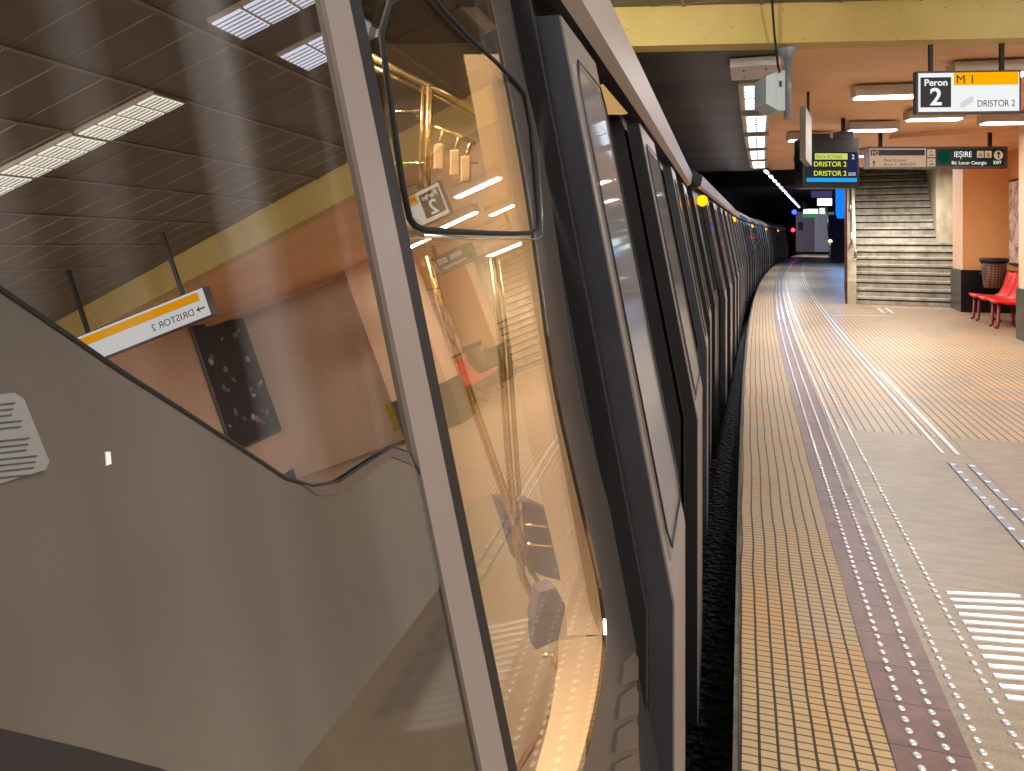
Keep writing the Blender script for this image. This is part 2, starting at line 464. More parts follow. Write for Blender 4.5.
mb = MB(); mb.face([US(4.8, 12.66, 0), US(NWU + .1, 12.66, 0), US(NWU + .1, 12.66, OZ), US(4.8, 12.66, OZ)]); mb.build('wall_cross', M['near_wall'], kind='structure')
column(3.76, 4.8, 11.9, 12.62, .74, 'orange pillar with grey stone base at the right edge before the red seats', base='greystone')

# studs, bars and guide strips in the floor --------------------------
def stud_mesh(mb, c, r=.013, h=.006, seg=10):
    mb.lathe(c, [(r, 0), (r, h * .4), (r * .75, h * .85), (r * .3, h)], seg)
mb = MB(); stud_mesh(mb, (0, 0, 0)); first = mb.build('tactile_stud', M['stud'])
ROWS = [.49, .577, .675, .785]; rown = ['nearest the yellow edge tiles', 'second from the yellow edge tiles', 'third from the yellow edge tiles', 'farthest from the yellow edge tiles']
N = 0
for ri, u in enumerate(ROWS):
    for k in range(75):
        s = 2.22 + .0555 * k + .007 * ri
        o = first if N == 0 else first.copy()
        if N: COL.objects.link(o)
        N += 1
        o.location = US(u, s, 0)
        tag(o, 'small domed steel stud in the row ' + rown[ri], 'floor stud', 'tactile studs in the row ' + rown[ri])
mb = MB()
for ri, u in enumerate(ROWS):
    s = 2.22 + .0555 * 75 + .007 * ri
    while s < 64:
        c = US(u, s, 0); 
        if s < 14:
            stud_mesh(mb, c, seg=6)
        else:
            mb.box((c.x, c.y, .003), (.03, .046, .006))
        s += .0555
tag(mb.build('distant_tactile_studs', M['stud']), 'four long lines of bright steel studs receding along the platform edge', 'floor studs', kind='stuff')

def bar_obj(name, u0, u1, s0, s1, label, cat, group, skew=0, z=.006, mat='stud', knobs=0):
    c = US((u0 + u1) / 2, (s0 + s1) / 2); 
    mb = MB(); n = max(1, int((s1 - s0) / .7))
    for i in range(n):
        a = s0 + (s1 - s0) * i / n; b = s0 + (s1 - s0) * (i + 1) / n
        mb.prism([US(u0, a) - c, US(u1, a + skew) - c, US(u1, b + skew) - c, US(u0, b) - c], (0, 0, z))
    if knobs:
        o = mb.build('strip', M[mat]); root = bpy.data.objects.new(name, None); COL.objects.link(root); root.location = c; o.parent = root
        s = s0 + knobs / 2
        while s < s1:
            m2 = MB(); q = US((u0 + u1) / 2, s) - c; m2.box((q.x, q.y, z + .002), (.03, .018, .005), Matrix.Rotation(HD(s), 3, 'Z'), bevel=.002)
            m2.build('knob', M['stud'], root); s += knobs
        return tag(root, label, cat, group)
    o = mb.build(name, M[mat]); o.location = c
    return tag(o, label, cat, group)
for k in range(13):
    s = 3.508 - .0615 * k
    bar_obj('tactile_bar', .828, 1.11 + (.12 if k > 2 else 0), s - .0095, s + .0095,
            'ridged steel floor bar in the ladder of bars beside the studs', 'floor bar', 'ladder of steel bars set in the granite', skew=.06)
M['guide'] = mplain('dull_guide_strip', '75757d', .4, .5); M['guide_bright'] = mplain('bright_guide_strip', 'eceef2', .3, .3)
bar_obj('guide_strip', 1.295, 1.335, 3.0, 5.53, 'dull grey guide strip with bright knobs, left of the near pair', 'floor strip', 'guide strips on the granite', knobs=.16, mat='guide')
bar_obj('guide_strip', 1.405, 1.445, 3.0, 5.55, 'dull grey guide strip with bright knobs, right of the near pair', 'floor strip', 'guide strips on the granite', knobs=.16, mat='guide')
bar_obj('guide_strip', 1.395, 1.425, 5.75, 9.0, 'bright steel guide strip starting on the granite, right of the far pair', 'floor strip', 'far guide strips', mat='guide_bright')
bar_obj('guide_strip', 1.308, 1.33, 5.75, 9.0, 'bright steel guide strip starting on the granite, left of the far pair', 'floor strip', 'far guide strips', mat='guide_bright')
for k in range(6):
    a = 9.02 + k * 8.5
    for uu, w in ((1.308, 'left'), (1.372, 'right')):
        bar_obj('guide_strip', uu, uu + .022, a, a + 8.45, 'thin bright guide strip on the ribbed tiles receding past the stairs, %s line' % w, 'floor strip', 'receding guide strips, %s line' % w, mat='guide_bright')
def line_bar(p0, p1, w, label):
    a = FL(*p0); b = FL(*p1); d = (b - a); n = Vector((-d.y, d.x, 0)).normalized() * w / 2; c = (a + b) / 2; c.z = 0
    mb = MB(); mb.prism([a - n - c, b - n - c, b + n - c, a + n - c], (0, 0, .005)); o = mb.build('guide_strip', M['guide_bright']); o.location = c
    tag(o, label, 'floor strip')
line_bar((832, 315.5), (886, 315.5), .05, 'cross guide strip on the floor in front of the stairs')
line_bar((878, 308.2), (884, 313), .06, 'short slanting guide strip before the stairs, left of two')
line_bar((886, 308.2), (893, 313.2), .06, 'short slanting guide strip before the stairs, right of two')
line_bar((872, 306.6), (955, 309.2), .03, 'thin pale guide strip along the foot of the stairs')

# ================================================================== STAIRS
st0 = FL(857, 304); rzs = -math.radians(24)
t = thing('staircase', 'wide stained concrete staircase rising beyond the platform signs', 'staircase', st0, rzs)
W1 = 2.5; rh, tr = .168, .30
W2 = 1.78
mb = MB(); M['nosing'] = mplain('dark_step_joint', '3a3428', .8)
def step(mb, x0, x1, y, z, depth, r):
    mb.box(((x0 + x1) / 2, y + depth / 2 + .02, z + r / 2), (x1 - x0, depth, r - .001), mi=0)
    mb.box(((x0 + x1) / 2, y + .012, z + r - .025), (x1 - x0, .05, .05), mi=0, bevel=.006)
    mb.box(((x0 + x1) / 2, y + .018, z + r - .058), (x1 - x0, .016, .05), mi=1)
for k in range(8): step(mb, 0.0, W1, k * tr, k * rh, 4.0 - k * tr, rh)
mb.build('lower_flight', [M['step'], M['nosing']], t)
mb = MB(); y0 = 8 * tr + .15
for k in range(15): step(mb, 0.0, W2, y0 + k * .27, 8 * rh + k * .19, 5.5 - k * .27, .19)
mb.build('upper_flight', [M['step'], M['nosing']], t)
mb = MB(); mb.box((W2 + .45, y0 + 1.45, 2.75), (.9, 3., 2.82)); mb.build('side_wall', M['concrete'], t)
mb = MB()      # sloping stringer on the left with a block foot
mb.prism([(-.19, -.0, 0), (-.19, 6.2, 3.9), (-.19, 6.2, 5.0), (-.19, .75, 1.35), (-.19, 0, .5)], (.18, 0, 0)); mb.build('stringer', M['concrete'], t)
mb = MB(); mb.box((-.215, 3.2, 1.6), (.04, 6.4, 3.2)); mb.build('side_panel', M['darkred'], t)
mb = MB(); mb.tube([(-.10, .15, 1.25), (-.10, .9, 1.6), (-.10, 6., 4.6)], .028)
for q in (.3, 1.7, 3.2): mb.tube([(-.10, q + .15, 1.27 + q * .59), (-.16, q + .15, 1.0 + q * .59)], .014)
mb.build('handrail', M['chrome'], t)
mb = MB(); mb.tube([(-.02, .15, .95), (-.02, .9, 1.3), (-.02, 6., 4.3)], .022); mb.build('handrail', M['chrome'], t)
# orange flank wall between stairs' concrete wall and ceiling
mb = MB(); a = US(3.9, 18.5); 
mb.face([US(3.6, 24.5, 0), US(14, 24.5, 0), US(14, 24.5, 5), US(3.6, 24.5, 5)]); mb.build('wall_stairs', M['concrete'], kind='structure')

# ================================================================== LAMPS
def lamp_light(name, loc, size, sy, energy, col, rz=0, parent=None, rx=0):
    l = bpy.data.lights.new(name, 'AREA'); l.shape = 'RECTANGLE'; l.size = size; l.size_y = sy; l.energy = energy; l.color = col
    o = bpy.data.objects.new(name, l); COL.objects.link(o); o.location = loc; o.rotation_euler = (rx, 0, rz)
    if parent: o.parent = parent
    return o
# row over the platform edge: housing + two lit cells each
M['lit_edge'] = memit('edge_lamp_glow', 'e2ecff', 3.2)
def edge_lamp():
    r = thing('edge_luminaire', '', 'ceiling light')
    mb = MB(); mb.box((0, 0, .04), (.36, 1.62, .10)); mb.build('housing', M['housing'], r)
    for y in (-.39, .39):
        mb = MB(); mb.box((0, y, -.014), (.24, .66, .012)); o = mb.build('diffuser', M['lit_edge'], r)
        m2 = MB()
        for q in range(4): m2.box((0, y - .26 + q * .175, -.022), (.25, .02, .012))
        m2.box((0, y, -.022), (.016, .7, .012)); m2.build('louvre', M['housing'], o)
    return r
el = edge_lamp(); EL = []; TL = []
words = ['nearest lit luminaire', 'second lit luminaire', 'third lit luminaire', 'fourth lit luminaire', 'fifth lit luminaire']
uE = .12
for k in range(5):
    s = 8.75 + 2.05 * k
    o = el if k == 0 else dup(el, (0, 0, 0), 0)
    o.location = US(uE, s, OZ - .095); o.rotation_euler = (0, 0, HD(s))
    EL.append(o); tag(o, words[k] + ' in the row above the platform edge, counted past the beam', 'ceiling light', 'luminaires above the platform edge')
c = US(uE - .02, 7.45, OZ - .05)
t = thing('blank_luminaire', 'unlit white cover plate at the head of the luminaire row, close to the yellow beam', 'ceiling light', c, HD(7.4))
mb = MB(); mb.box((0, 0, 0), (.44, .62, .08)); mb.build('cover', M['white_paint'], t)
for x in (-.1, .1):
    for y in (-.15, .15):
        mb = MB(); mb.box((x, y, -.045), (.012, .03, .01)); mb.build('screw_slot', M['dark'], t)
# the distant string of small tubes in the tunnel
mb = MB(); mb.box((0, 0, .03), (.12, .9, .05))
fl0 = thing('tunnel_tube_lamp', '', 'ceiling light'); mb.build('housing', M['dark'], fl0)
mb = MB(); mb.box((0, 0, -.01), (.06, .8, .03)); mb.build('tube', M['lit_soft'], fl0)
for k in range(16):
    s = 20.6 + 1.75 * k; o = fl0 if k == 0 else dup(fl0, (0, 0, 0), 0)
    f_ = k / 15; pa_, pb_ = PX(766.5, 172, 17.6), PX(799, 207, 39.); o.location = pa_.lerp(pb_, f_); o.location.z = OZ - .12; o.rotation_euler = (0, 0, -math.atan2(pb_.x - pa_.x, pb_.y - pa_.y))
    TL.append(o); tag(o, 'small bright tube lamp in the distant string running into the dark', 'ceiling light', 'string of tube lamps in the dark tunnel')
mb = MB(); mb.tube([Vector((PX(766.5, 172, 17.6).x, 17.6, OZ - .04)), Vector((PX(799, 207, 39.).x, 39., OZ - .04))], .015, 6); tag(mb.build('lamp_trunking', M['dark']), 'thin dark trunking carrying the distant string of tube lamps', 'cable tray')
# short linear lamps hung under the orange ceiling
def lin_lamp():
    r = thing('linear_luminaire', '', 'ceiling light')
    mb = MB(); mb.prism([(-.34, -.11, .0), (.34, -.11, 0), (.34, .11, 0), (-.34, .11, 0)], (0, 0, .11)); mb.build('housing', M['housing'], r)
    mb = MB(); mb.box((0, 0, -.008), (.62, .17, .016)); mb.build('diffuser', M['lit'], r)
    return r
ll = lin_lamp()
LL = [(886, 98, 8.05, 'just left of the platform 2 sign'), (934, 118, 9.6, 'just below the platform 2 sign'), (990, 76, 6.95, 'behind the top of the platform 2 sign'),
      (872, 129, 10.6, 'above the left end of the exit sign'), (810, 141.5, 11.7, 'above the departure screen'), (812, 165, 14.9, 'behind the departure screen on the far ceiling'),
      (866, 158, 14.0, 'just right of the departure screen, mostly behind the signs'), (1008, 131, 9.9, 'over the right end of the exit sign')]
for k, (px, py, Y, w) in enumerate(LL):
    p = PX(px, py, Y); o = ll if k == 0 else dup(ll, (0, 0, 0), 0)
    p.z = OZ - .135; o.location = p; o.rotation_euler = (0, 0, -math.radians(10 if Y < 9 else 6))
    tag(o, 'short linear ceiling lamp ' + w, 'ceiling light')
# louvred panel lights in the dark ceiling of the near platform (mirrored in the train's glass)
M['lit_warm'] = memit('near_lamp_glow', 'f4f4ea', 1.25)
def cell_lamp(u0, u1, s0, s1, cells, mat, label):
    c = US((u0 + u1) / 2, (s0 + s1) / 2, CZ); r = thing('louvre_luminaire', label, 'ceiling light', c, HD(s0))
    w, d = u1 - u0, s1 - s0
    mb = MB(); mb.box((0, 0, -.015), (w, d, .028)); mb.build('frame', M['housing'], r)
    for k in range(cells):
        x = -w / 2 + w * (k + .5) / cells
        mb = MB(); mb.box((x, 0, -.032), (w / cells - .022, d - .03, .006)); o = mb.build('cell', mat, r)
        m2 = MB()
        for q in range(7): m2.box((x, -d / 2 + d * (q + 1) / 8, -.038), (w / cells - .022, .006, .006))
        m2.build('louvre', M['housing'], o)
    return r
cell_lamp(2.02, 2.62, 3.83, 4.13, 4, M['lit_warm'], 'nearer half of the long pair of louvred ceiling lights mirrored in cab glass')
cell_lamp(2.64, 3.24, 3.83, 4.13, 4, M['lit_warm'], 'farther half of the long pair of louvred ceiling lights mirrored in cab glass')
cell_lamp(3.26, 3.86, 3.83, 4.13, 4, M['lit_warm'], 'louvred panel light in the dark ceiling continuing the long mirrored pair toward the wall')
cell_lamp(.72, 1.32, 3.42, 3.74, 3, M['lit_blue'], 'cool white panel light mirrored at the very top of the cab glass')
cell_lamp(.72, 1.32, 4.12, 4.50, 3, M['lit_blue'], 'cool white panel light mirrored beside the taupe window strip')

# ================================================================== SIGNS
def signbox(name, label, px0, px1, y0, y1, Y, rz, depth=.12, frame=.035, face='sign_white'):
    cx = (px0 + px1) / 2; c = PX(cx, (y0 + y1) / 2, Y); w = (px1 - px0) / FPX * Y; h = (y1 - y0) / FPX * Y
    r = thing(name, label, 'sign', c, rz)
    mb = MB(); mb.box((0, depth / 2, 0), (w, depth, h), bevel=.004); mb.build('housing', M['signframe'], r)
    mb = MB(); mb.box((0, -.001, 0), (w - 2 * frame, .004, h - 2 * frame)); mb.build('face_panel', M[face], r)
    return r, w, h
r, w, h = signbox('platform_sign', 'hanging lit sign with black Peron 2 square and amber M1 band', 918, 1019, 70.5, 113.5, 6.15, -math.radians(4), depth=.06, frame=.018)
PS = r
mb = MB(); mb.box((-w / 2 + .155, -.004, .0), (.245, .004, .25)); mb.build('black_square', M['sign_black'], r)
text('Peron', .078, -w / 2 + .155, .055, M['txt_white'], r, y=-.008, align='CENTER', bold=.0012)
text('2', .20, -w / 2 + .155, -.105, M['txt_white'], r, y=-.008, align='CENTER', bold=.004)
mb = MB(); mb.box((.137, -.004, h / 2 - .07), (w - .325, .004, .105)); mb.build('amber_band', M['sign_amber'], r)
text('M 1', .10, -.105, h / 2 - .108, M['sign_text'], r, y=-.008)
text('DRISTOR 2', .078, .065, -h / 2 + .055, M['sign_text'], r, y=-.006, sx=.80)
mb = MB()
for k in range(7): mb.box((-.05 + k * .012, -.004, -h / 2 + .07 + k * .008), (.03, .002, .045))
mb.build('pale_emblem', M['sign_grey'], r)
for x in (-.29, .28):
    mb = MB(); mb.box((x, .03, h / 2 + .11), (.03, .03, .24)); mb.build('hanger', M['dark'], r)

# arrow sign with DRISTOR 2 (faces the camera side, seen mirrored)
c1, c0 = Vector((8.0 * .9, 4.52, 0)), Vector((5.55, 5.1, 0))
def mirrorsign():
    # corners from the mirrored view: left end (u 3.9) and right end (u 5.4)
    t_ = 6.9
    g = Vector((.0, .38, 0))
    tr = Vector((.82 * t_, .67 * t_, 0)) + g; tl = Vector((1.02 * t_, .57 * t_, 0)) + g
    c = (tr + tl) / 2; c.z = EYE + .16 * t_; w = (tl - tr).length; rz = math.atan2(tl.y - tr.y, tl.x - tr.x)
    r = thing('direction_sign', 'long lit hanging sign with amber band, arrow and DRISTOR 2, mirrored in the cab glass', 'sign', c, rz)
    h = .30
    mb = MB(); mb.box((0, .07, 0), (w, .14, h), bevel=.004); mb.build('housing', M['signframe'], r)
    mb = MB(); mb.box((0, -.001, 0), (w - .02, .004, h - .02)); mb.build('face_panel', M['sign_white'], r)
    mb = MB(); mb.box((.02, -.004, h / 2 - .075), (w - .10, .004, .085)); mb.build('amber_band', M['sign_amber'], r)
    text('DRISTOR 2', .095, -w / 2 + .16, -h / 2 + .065, M['sign_text'], r, y=-.006)
    mb = MB(); x = -w / 2 + .035; z = -h / 2 + .10
    mb.box((x + .045, -.006, z), (.07, .004, .014)); mb.prism([(x + .10, -.008, z), (x + .06, -.008, z + .032), (x + .075, -.008, z), (x + .06, -.008, z - .032)], (0, .004, 0))
    mb.build('arrow', M['sign_text'], r)
    for xx in (-w / 2 + .25, w / 2 - .25):
        mb = MB(); mb.box((xx, .07, h / 2 + (CZ - c.z - h / 2) / 2), (.035, .035, CZ - c.z - h / 2)); mb.build('hanger', M['dark'], r)
mirrorsign()

# exit / M2 sign
r, w, h = signbox('exit_sign', 'long hanging direction sign, cream M2 half and dark green IESIRE exit half', 868, 1007, 146.5, 168.5, 11.6, -math.radians(1), depth=.14, frame=.03, face='signframe')
M['sign_cream'] = memit('sign_cream_glow', 'd9b694', .58); M['sign_green'] = mplain('sign_dark_green', '0d2a22', .5); M['sign_greendot'] = memit('sign_green_glow', '0a4836', .6)
M['sign_navy'] = mplain('sign_navy', '12122e', .5)
L = -w / 2
def pan(x0, x1, z0, z1, mat, name, y=-.004, par=r):
    mb = MB(); mb.box(((x0 + x1) / 2, y, (z0 + z1) / 2), (x1 - x0, .003, z1 - z0)); return mb.build(name, mat, par)
f = w / 860.0       # crop units (zoomed photograph) to metres
X = lambda q: L + (q - 52) * f
Z = lambda q: h / 2 - (q - 105) * h / 130
pan(X(64), X(410), Z(225), Z(117), M['sign_cream'], 'cream_panel')
pan(X(70), X(402), Z(158), Z(124), M['sign_navy'], 'navy_band', -.007)
text('M2', .10, X(76), Z(156), M['sign_cream'], r, y=-.010, sx=.9)
text('Piata Victoriei', .062, X(150), Z(193), M['sign_text'], r, y=-.008)
text('Peron 1 - BERCENI', .062, X(150), Z(218), M['sign_text'], r, y=-.008)
mb = MB(); mb.box((X(90), -.008, Z(205)), (.016, .003, .085)); mb.prism([(X(76), -.008, Z(203)), (X(90), -.008, Z(186)), (X(104), -.008, Z(203)), (X(90), -.008, Z(197))], (0, .003, 0)); mb.build('arrow', M['sign_text'], r)
pan(X(418), X(468), Z(168), Z(122), M['sign_cream'], 'pictogram_plate'); pan(X(418), X(468), Z(222), Z(176), M['sign_cream'], 'pictogram_plate')
for zz in (145, 199):
    mb = MB(); mb.tube([(X(430), -.008, Z(zz + 12)), (X(455), -.008, Z(zz + 10))], .008, 6); mb.lathe((X(441), -.008, Z(zz - 8)), [(.001, -.012), (.012, 0), (.001, .012)], 8); mb.build('pictogram', M['sign_text'], r)
pan(X(470), X(890), Z(220), Z(120), M['sign_green'], 'green_panel')
mb = MB(); mb.b.faces.new([mb.b.verts.new((X(520) + .10 * math.cos(a * math.pi / 12), -.008, Z(168) + .10 * math.sin(a * math.pi / 12))) for a in range(24)]); mb.build('green_disc', M['sign_greendot'], r)
text('IE\u0218IRE', .125, X(580), Z(168), M['txt_white'], r, y=-.010, sx=.82)
for q, ch in ((722, 'A'), (770, 'B')):
    pan(X(q), X(q + 40), Z(172), Z(132), M['sign_cream'], 'exit_letter_plate', -.008); text(ch, .10, X(q + 9), Z(168), M['sign_text'], r, y=-.012, sx=.9)
text('Bd. Lascar Catargiu', .075, X(566), Z(211), M['txt_white'], r, y=-.010, sx=.92)
text('EXIT', .075, X(822), Z(210), M['txt_white'], r, y=-.010, sx=.8)
mb = MB(); mb.b.faces.new([mb.b.verts.new((X(853) + .072 * math.cos(a * math.pi / 12), -.008, Z(157) + .072 * math.sin(a * math.pi / 12))) for a in range(24)]); mb.build('arrow_disc', M['sign_cream'], r)
mb = MB(); mb.box((X(853), -.012, Z(160)), (.02, .003, .08)); mb.prism([(X(853) - .045, -.012, Z(155)), (X(853), -.012, Z(133)), (X(853) + .045, -.012, Z(155)), (X(853), -.012, Z(147))], (0, .003, 0)); mb.build('arrow', M['sign_text'], r)
for px in (883, 992):
    x = (px - 937.5) / FPX * 11.6
    mb = MB(); mb.box((x, .07, h / 2 + .13), (.045, .045, .28)); mb.build('hanger', M['dark'], r)

# departure screen
M['case_black'] = mplain('case_black', '060608', .35)
c = PX(831, 163, 10.2); t = thing('departure_screen', 'black hanging departure screen with yellow DRISTOR 2 lines and a blue bar', 'screen', c, math.radians(2))
q = 10.2 / FPX
mb = MB(); mb.box((0, .14, 0), (58 * q, .28, 50 * q), bevel=.01); mb.box((-10 * q, .16, 27 * q), (22 * q, .2, 6 * q)); mb.box((18 * q, .16, 28 * q), (14 * q, .2, 9 * q)); mb.build('case', M['case_black'], t)
M['scr_bg'] = memit('screen_dim', '2c3440', .6); M['scr_y'] = memit('screen_yellow', 'e8e83c', .75); M['scr_lime'] = memit('screen_lime', 'd9e36a', .7); M['scr_blue'] = memit('screen_blue', '2aa0e8', .8); M['scr_navy'] = memit('screen_navy', '20284e', .8)
def sp(x0, x1, y0, y1, mat, nm, y=-.004):   # in photograph pixels about the screen centre
    mb = MB(); mb.box((((x0 + x1) / 2 - 827.5) * q, y, (162 - (y0 + y1) / 2) * q), ((x1 - x0) * q, .003, (y1 - y0) * q)); return mb.build(nm, mat, t)
sp(802, 854, 151, 182, M['scr_bg'], 'display'); sp(811, 844, 152.5, 158.5, M['scr_lime'], 'title_bar', -.008); sp(845.5, 854, 152.5, 158.5, M['scr_navy'], 'platform_cell', -.008)
sp(802.5, 853.5, 177, 181, M['scr_blue'], 'blue_bar', -.008)
sp(844, 853.5, 160, 175, M['scr_navy'], 'clock_cell', -.007)
TX = lambda px: (px - 827.5) * q
TZ = lambda py: (162 - py) * q
text('PIATA VICTORIEI', .062, TX(812), TZ(157.5), M['sign_text'], t, y=-.011, sx=.78)
text('2', .085, TX(848), TZ(158), M['txt_white'], t, y=-.011)
text('DRISTOR 2', .095, TX(809.5), TZ(165.5), M['scr_y'], t, y=-.011, bold=.001)
text('DRISTOR 2', .095, TX(809.5), TZ(174.7), M['scr_y'], t, y=-.011, bold=.001)
text('23:23', .06, TX(844.5), TZ(174.5), M['txt_white'], t, y=-.011, sx=.8)
mb = MB(); mb.box((18 * q, .16, 29 * q + .22), (.04, .04, .5)); mb.build('hanger', M['dark'], t)
# narrow sign seen edge-on beside the screen
c = PX(806, 136, 8.2)
t = thing('edge_on_sign', 'grey hanging sign seen edge-on in front of the departure screen', 'sign', c, -math.radians(26))
M['edgegrey'] = mplain('weathered_grey_sign', '7d7468', .6)
mb = MB(); mb.prism([(-.03, -.42, .26), (-.03, .42, .26), (-.03, .42, -.30), (-.03, -.42, -.30)], (.06, 0, 0)); mb.build('panel', M['edgegrey'], t)
mb = MB(); mb.box((0, .3, .40), (.03, .03, .3)); mb.build('hanger', M['dark'], t)

# horn loudspeaker on a pole below the beam
c = PX(787.5, 46, 6.28); c.z = BZ
M['pale_blue'] = mplain('pale_blue_grey_plastic', 'c2d0d6', .45, var=.05); M['pole_blue'] = mplain('blue_grey_steel', '8f9ca6', .4, .2)
t = thing('camera_pole', 'blue-grey steel pole hanging from the yellow beam with a round flange', 'pole', c)
q = 6.28 / FPX
mb = MB(); mb.tube([(0, 0, 0), (0, 0, -72 * q)], .030, 14); mb.build('pole', M['pole_blue'], t)
mb = MB(); mb.lathe((0, 0, -.045), [(.035, -.06), (.06, -.02), (.085, .02), (.085, .042)], 16); mb.build('flange', M['pole_blue'], t)
t = thing('monitor_housing', 'pale blue-grey tapered monitor housing fixed beside the hanging pole', 'monitor housing', (c.x, c.y, c.z))
mb = MB(); mb.prism([(-22 * q, 0, -31 * q), (-11.5 * q, 0, -27 * q), (-11.5 * q, 0, -64 * q), (-22 * q, 0, -58 * q)], (0, .30, 0)); mb.build('hood', M['pale_blue'], t)
mb = MB(); mb.box((-7.2 * q, .13, -45 * q), (8.6 * q, .26, 40 * q), bevel=.006); mb.build('case', M['pale_blue'], t)
mb = MB(); mb.box((-8 * q, .0, -39 * q), (.02, .02, .05)); mb.build('bracket', M['dark'], t)
t.location.y -= .10; t.location.x -= .03
mb = MB(); pts = [PX(771, -14, 6.0), PX(772.5, 8, 6.02), PX(774.5, 35, 6.05), PX(776, 48, 6.08), PX(778, 66, 6.1), PX(779.5, 72, 6.16)]
mb.tube(pts, .010, 8); tag(mb.build('black_cable', M['black']), 'black cable hanging down the yellow beam to the grey housing', 'cable')

# ================================================================== FAR END
M['farwall_a'] = mplain('far_wall_dark', '7c7480', .5); M['farwall_b'] = mplain('far_wall_grey', 'b8bcc8', .5)
Yf = 63.
def fq(x0, x1, y0, y1, Y, mat, name, th=.1, mb=None):
    a = PX(x0, y0, Y); b = PX(x1, y1, Y); mb = mb or MB()
    mb.box(((a.x + b.x) / 2, Y + th / 2, (a.z + b.z) / 2), (abs(b.x - a.x), th, abs(a.z - b.z)))
    return mb.build(name, mat)
o = fq(796, 814, 212, 253.6, Yf, M['farwall_a'], 'wall_back'); o['kind'] = 'structure'
o = fq(814.5, 834, 212, 253.6, Yf, M['farwall_b'], 'wall_back'); o['kind'] = 'structure'
o = fq(796, 834, 251.8, 253.7, Yf - .2, M['blackstone'], 'baseboard_back'); o['kind'] = 'structure'
o = fq(799, 803, 222, 230, Yf - .2, M['black'], 'wall_cabinet'); tag(o, 'small black box on the dark far end wall', 'box')
M['g_blue'] = memit('blue_sign_glow', '1470e0', 1.1); M['g_blue2'] = memit('deep_blue_signal', '2030ff', 8); M['g_red'] = memit('red_signal', 'ff2030', 8); M['g_white'] = memit('distant_white_sign', 'e8fff2', 1.6)
M['g_green'] = memit('distant_green_sign', '3a7a52', .9); M['g_purple'] = memit('distant_violet', '4a4470', .6)
# distant blue lit box at the second stair
c = PX(843.5, 200, 40); t = thing('blue_lightbox', 'bright blue lit panel above the far dark stairs', 'light panel', c)
q = 40 / FPX
mb = MB(); mb.box((0, 0, 0), (9 * q, .3, 34 * q)); mb.build('panel', M['g_blue'], t)
mb = MB(); mb.box((-.5 * q, -.2, -15 * q), (14 * q, .2, 7 * q)); mb.build('lower_panel', M['g_blue'], t)
mb = MB(); mb.box((-6.5 * q, 0, 0), (1.2 * q, .2, 30 * q)); mb.build('side_tube', M['g_blue'], t)
mb = MB(); mb.box((6 * q, 0, 5 * q), (1.2 * q, .3, 26 * q)); mb.build('frame', M['dark'], t)
t = thing('distant_staircase', 'dark blue staircase beyond the bright blue panel', 'staircase', PX(831, 262, 41.), -math.radians(20))
M['navystep'] = mplain('dim_blue_step', '141c3c', .4)
mb = MB()
for k in range(16): mb.box((.55, .3 * k + .15, .1 + .17 * k), (1.1, .31, .17))
mb.build('flight', M['navystep'], t)
mb = MB(); mb.tube([(-.05, 0, .0), (-.05, 0, 1.1), (-.05, 4, 3.4)], .06); mb.build('handrail', M['chrome'], t)
mb = MB(); mb.lathe((-.05, -.2, 1.15), [(.09, -.05), (.12, 0), (.05, .1)], 10); mb.build('newel_lamp', memit('stair_lamp', 'ffe9a0', 2.0), t)
for (x0, x1, y0, y1, Y, mt, nm, lb, ct) in [
    (818, 832, 198.5, 205.5, 44, 'g_white', 'distant_lit_sign', 'small glowing white sign far along the platform', 'sign'),
    (812, 832, 191, 197.5, 38, 'g_purple', 'distant_violet_sign', 'dim violet hanging sign just under the departure screen', 'sign'),
    (804, 818, 209, 213.5, 46, 'g_white', 'distant_exit_sign', 'tiny green and white sign far along the platform', 'sign'),
    (803, 818, 214, 217.5, 46, 'g_green', 'distant_green_sign', 'tiny green sign hanging below the tiny green and white one', 'sign'),
    (820, 825, 208, 214, 46, 'sign_white', 'distant_clock', 'tiny white round-looking clock far along the platform', 'clock'),
    (802, 806.5, 202, 209.5, 40, 'edgegrey', 'distant_box', 'small grey box hanging far along the platform', 'box')]:
    o = fq(x0, x1, y0, y1, Y, M[mt], nm); tag(o, lb, ct)
def blob(px, py, Y, r_, mat, name, label):
    c = PX(px, py, Y); mb = MB(); mb.lathe(c, [(r_ * .3, -r_), (r_ * .8, -r_ * .6), (r_, 0), (r_ * .8, r_ * .6), (r_ * .3, r_)], 14)
    tag(mb.build(name, M[mat]), label, 'signal light')
blob(794.3, 212, 62, .2, 'g_blue2', 'blue_signal', 'small blue signal light in the dark past the train')
blob(793, 230, 62, .16, 'g_red', 'red_signal', 'small red signal light beside the last carriage')

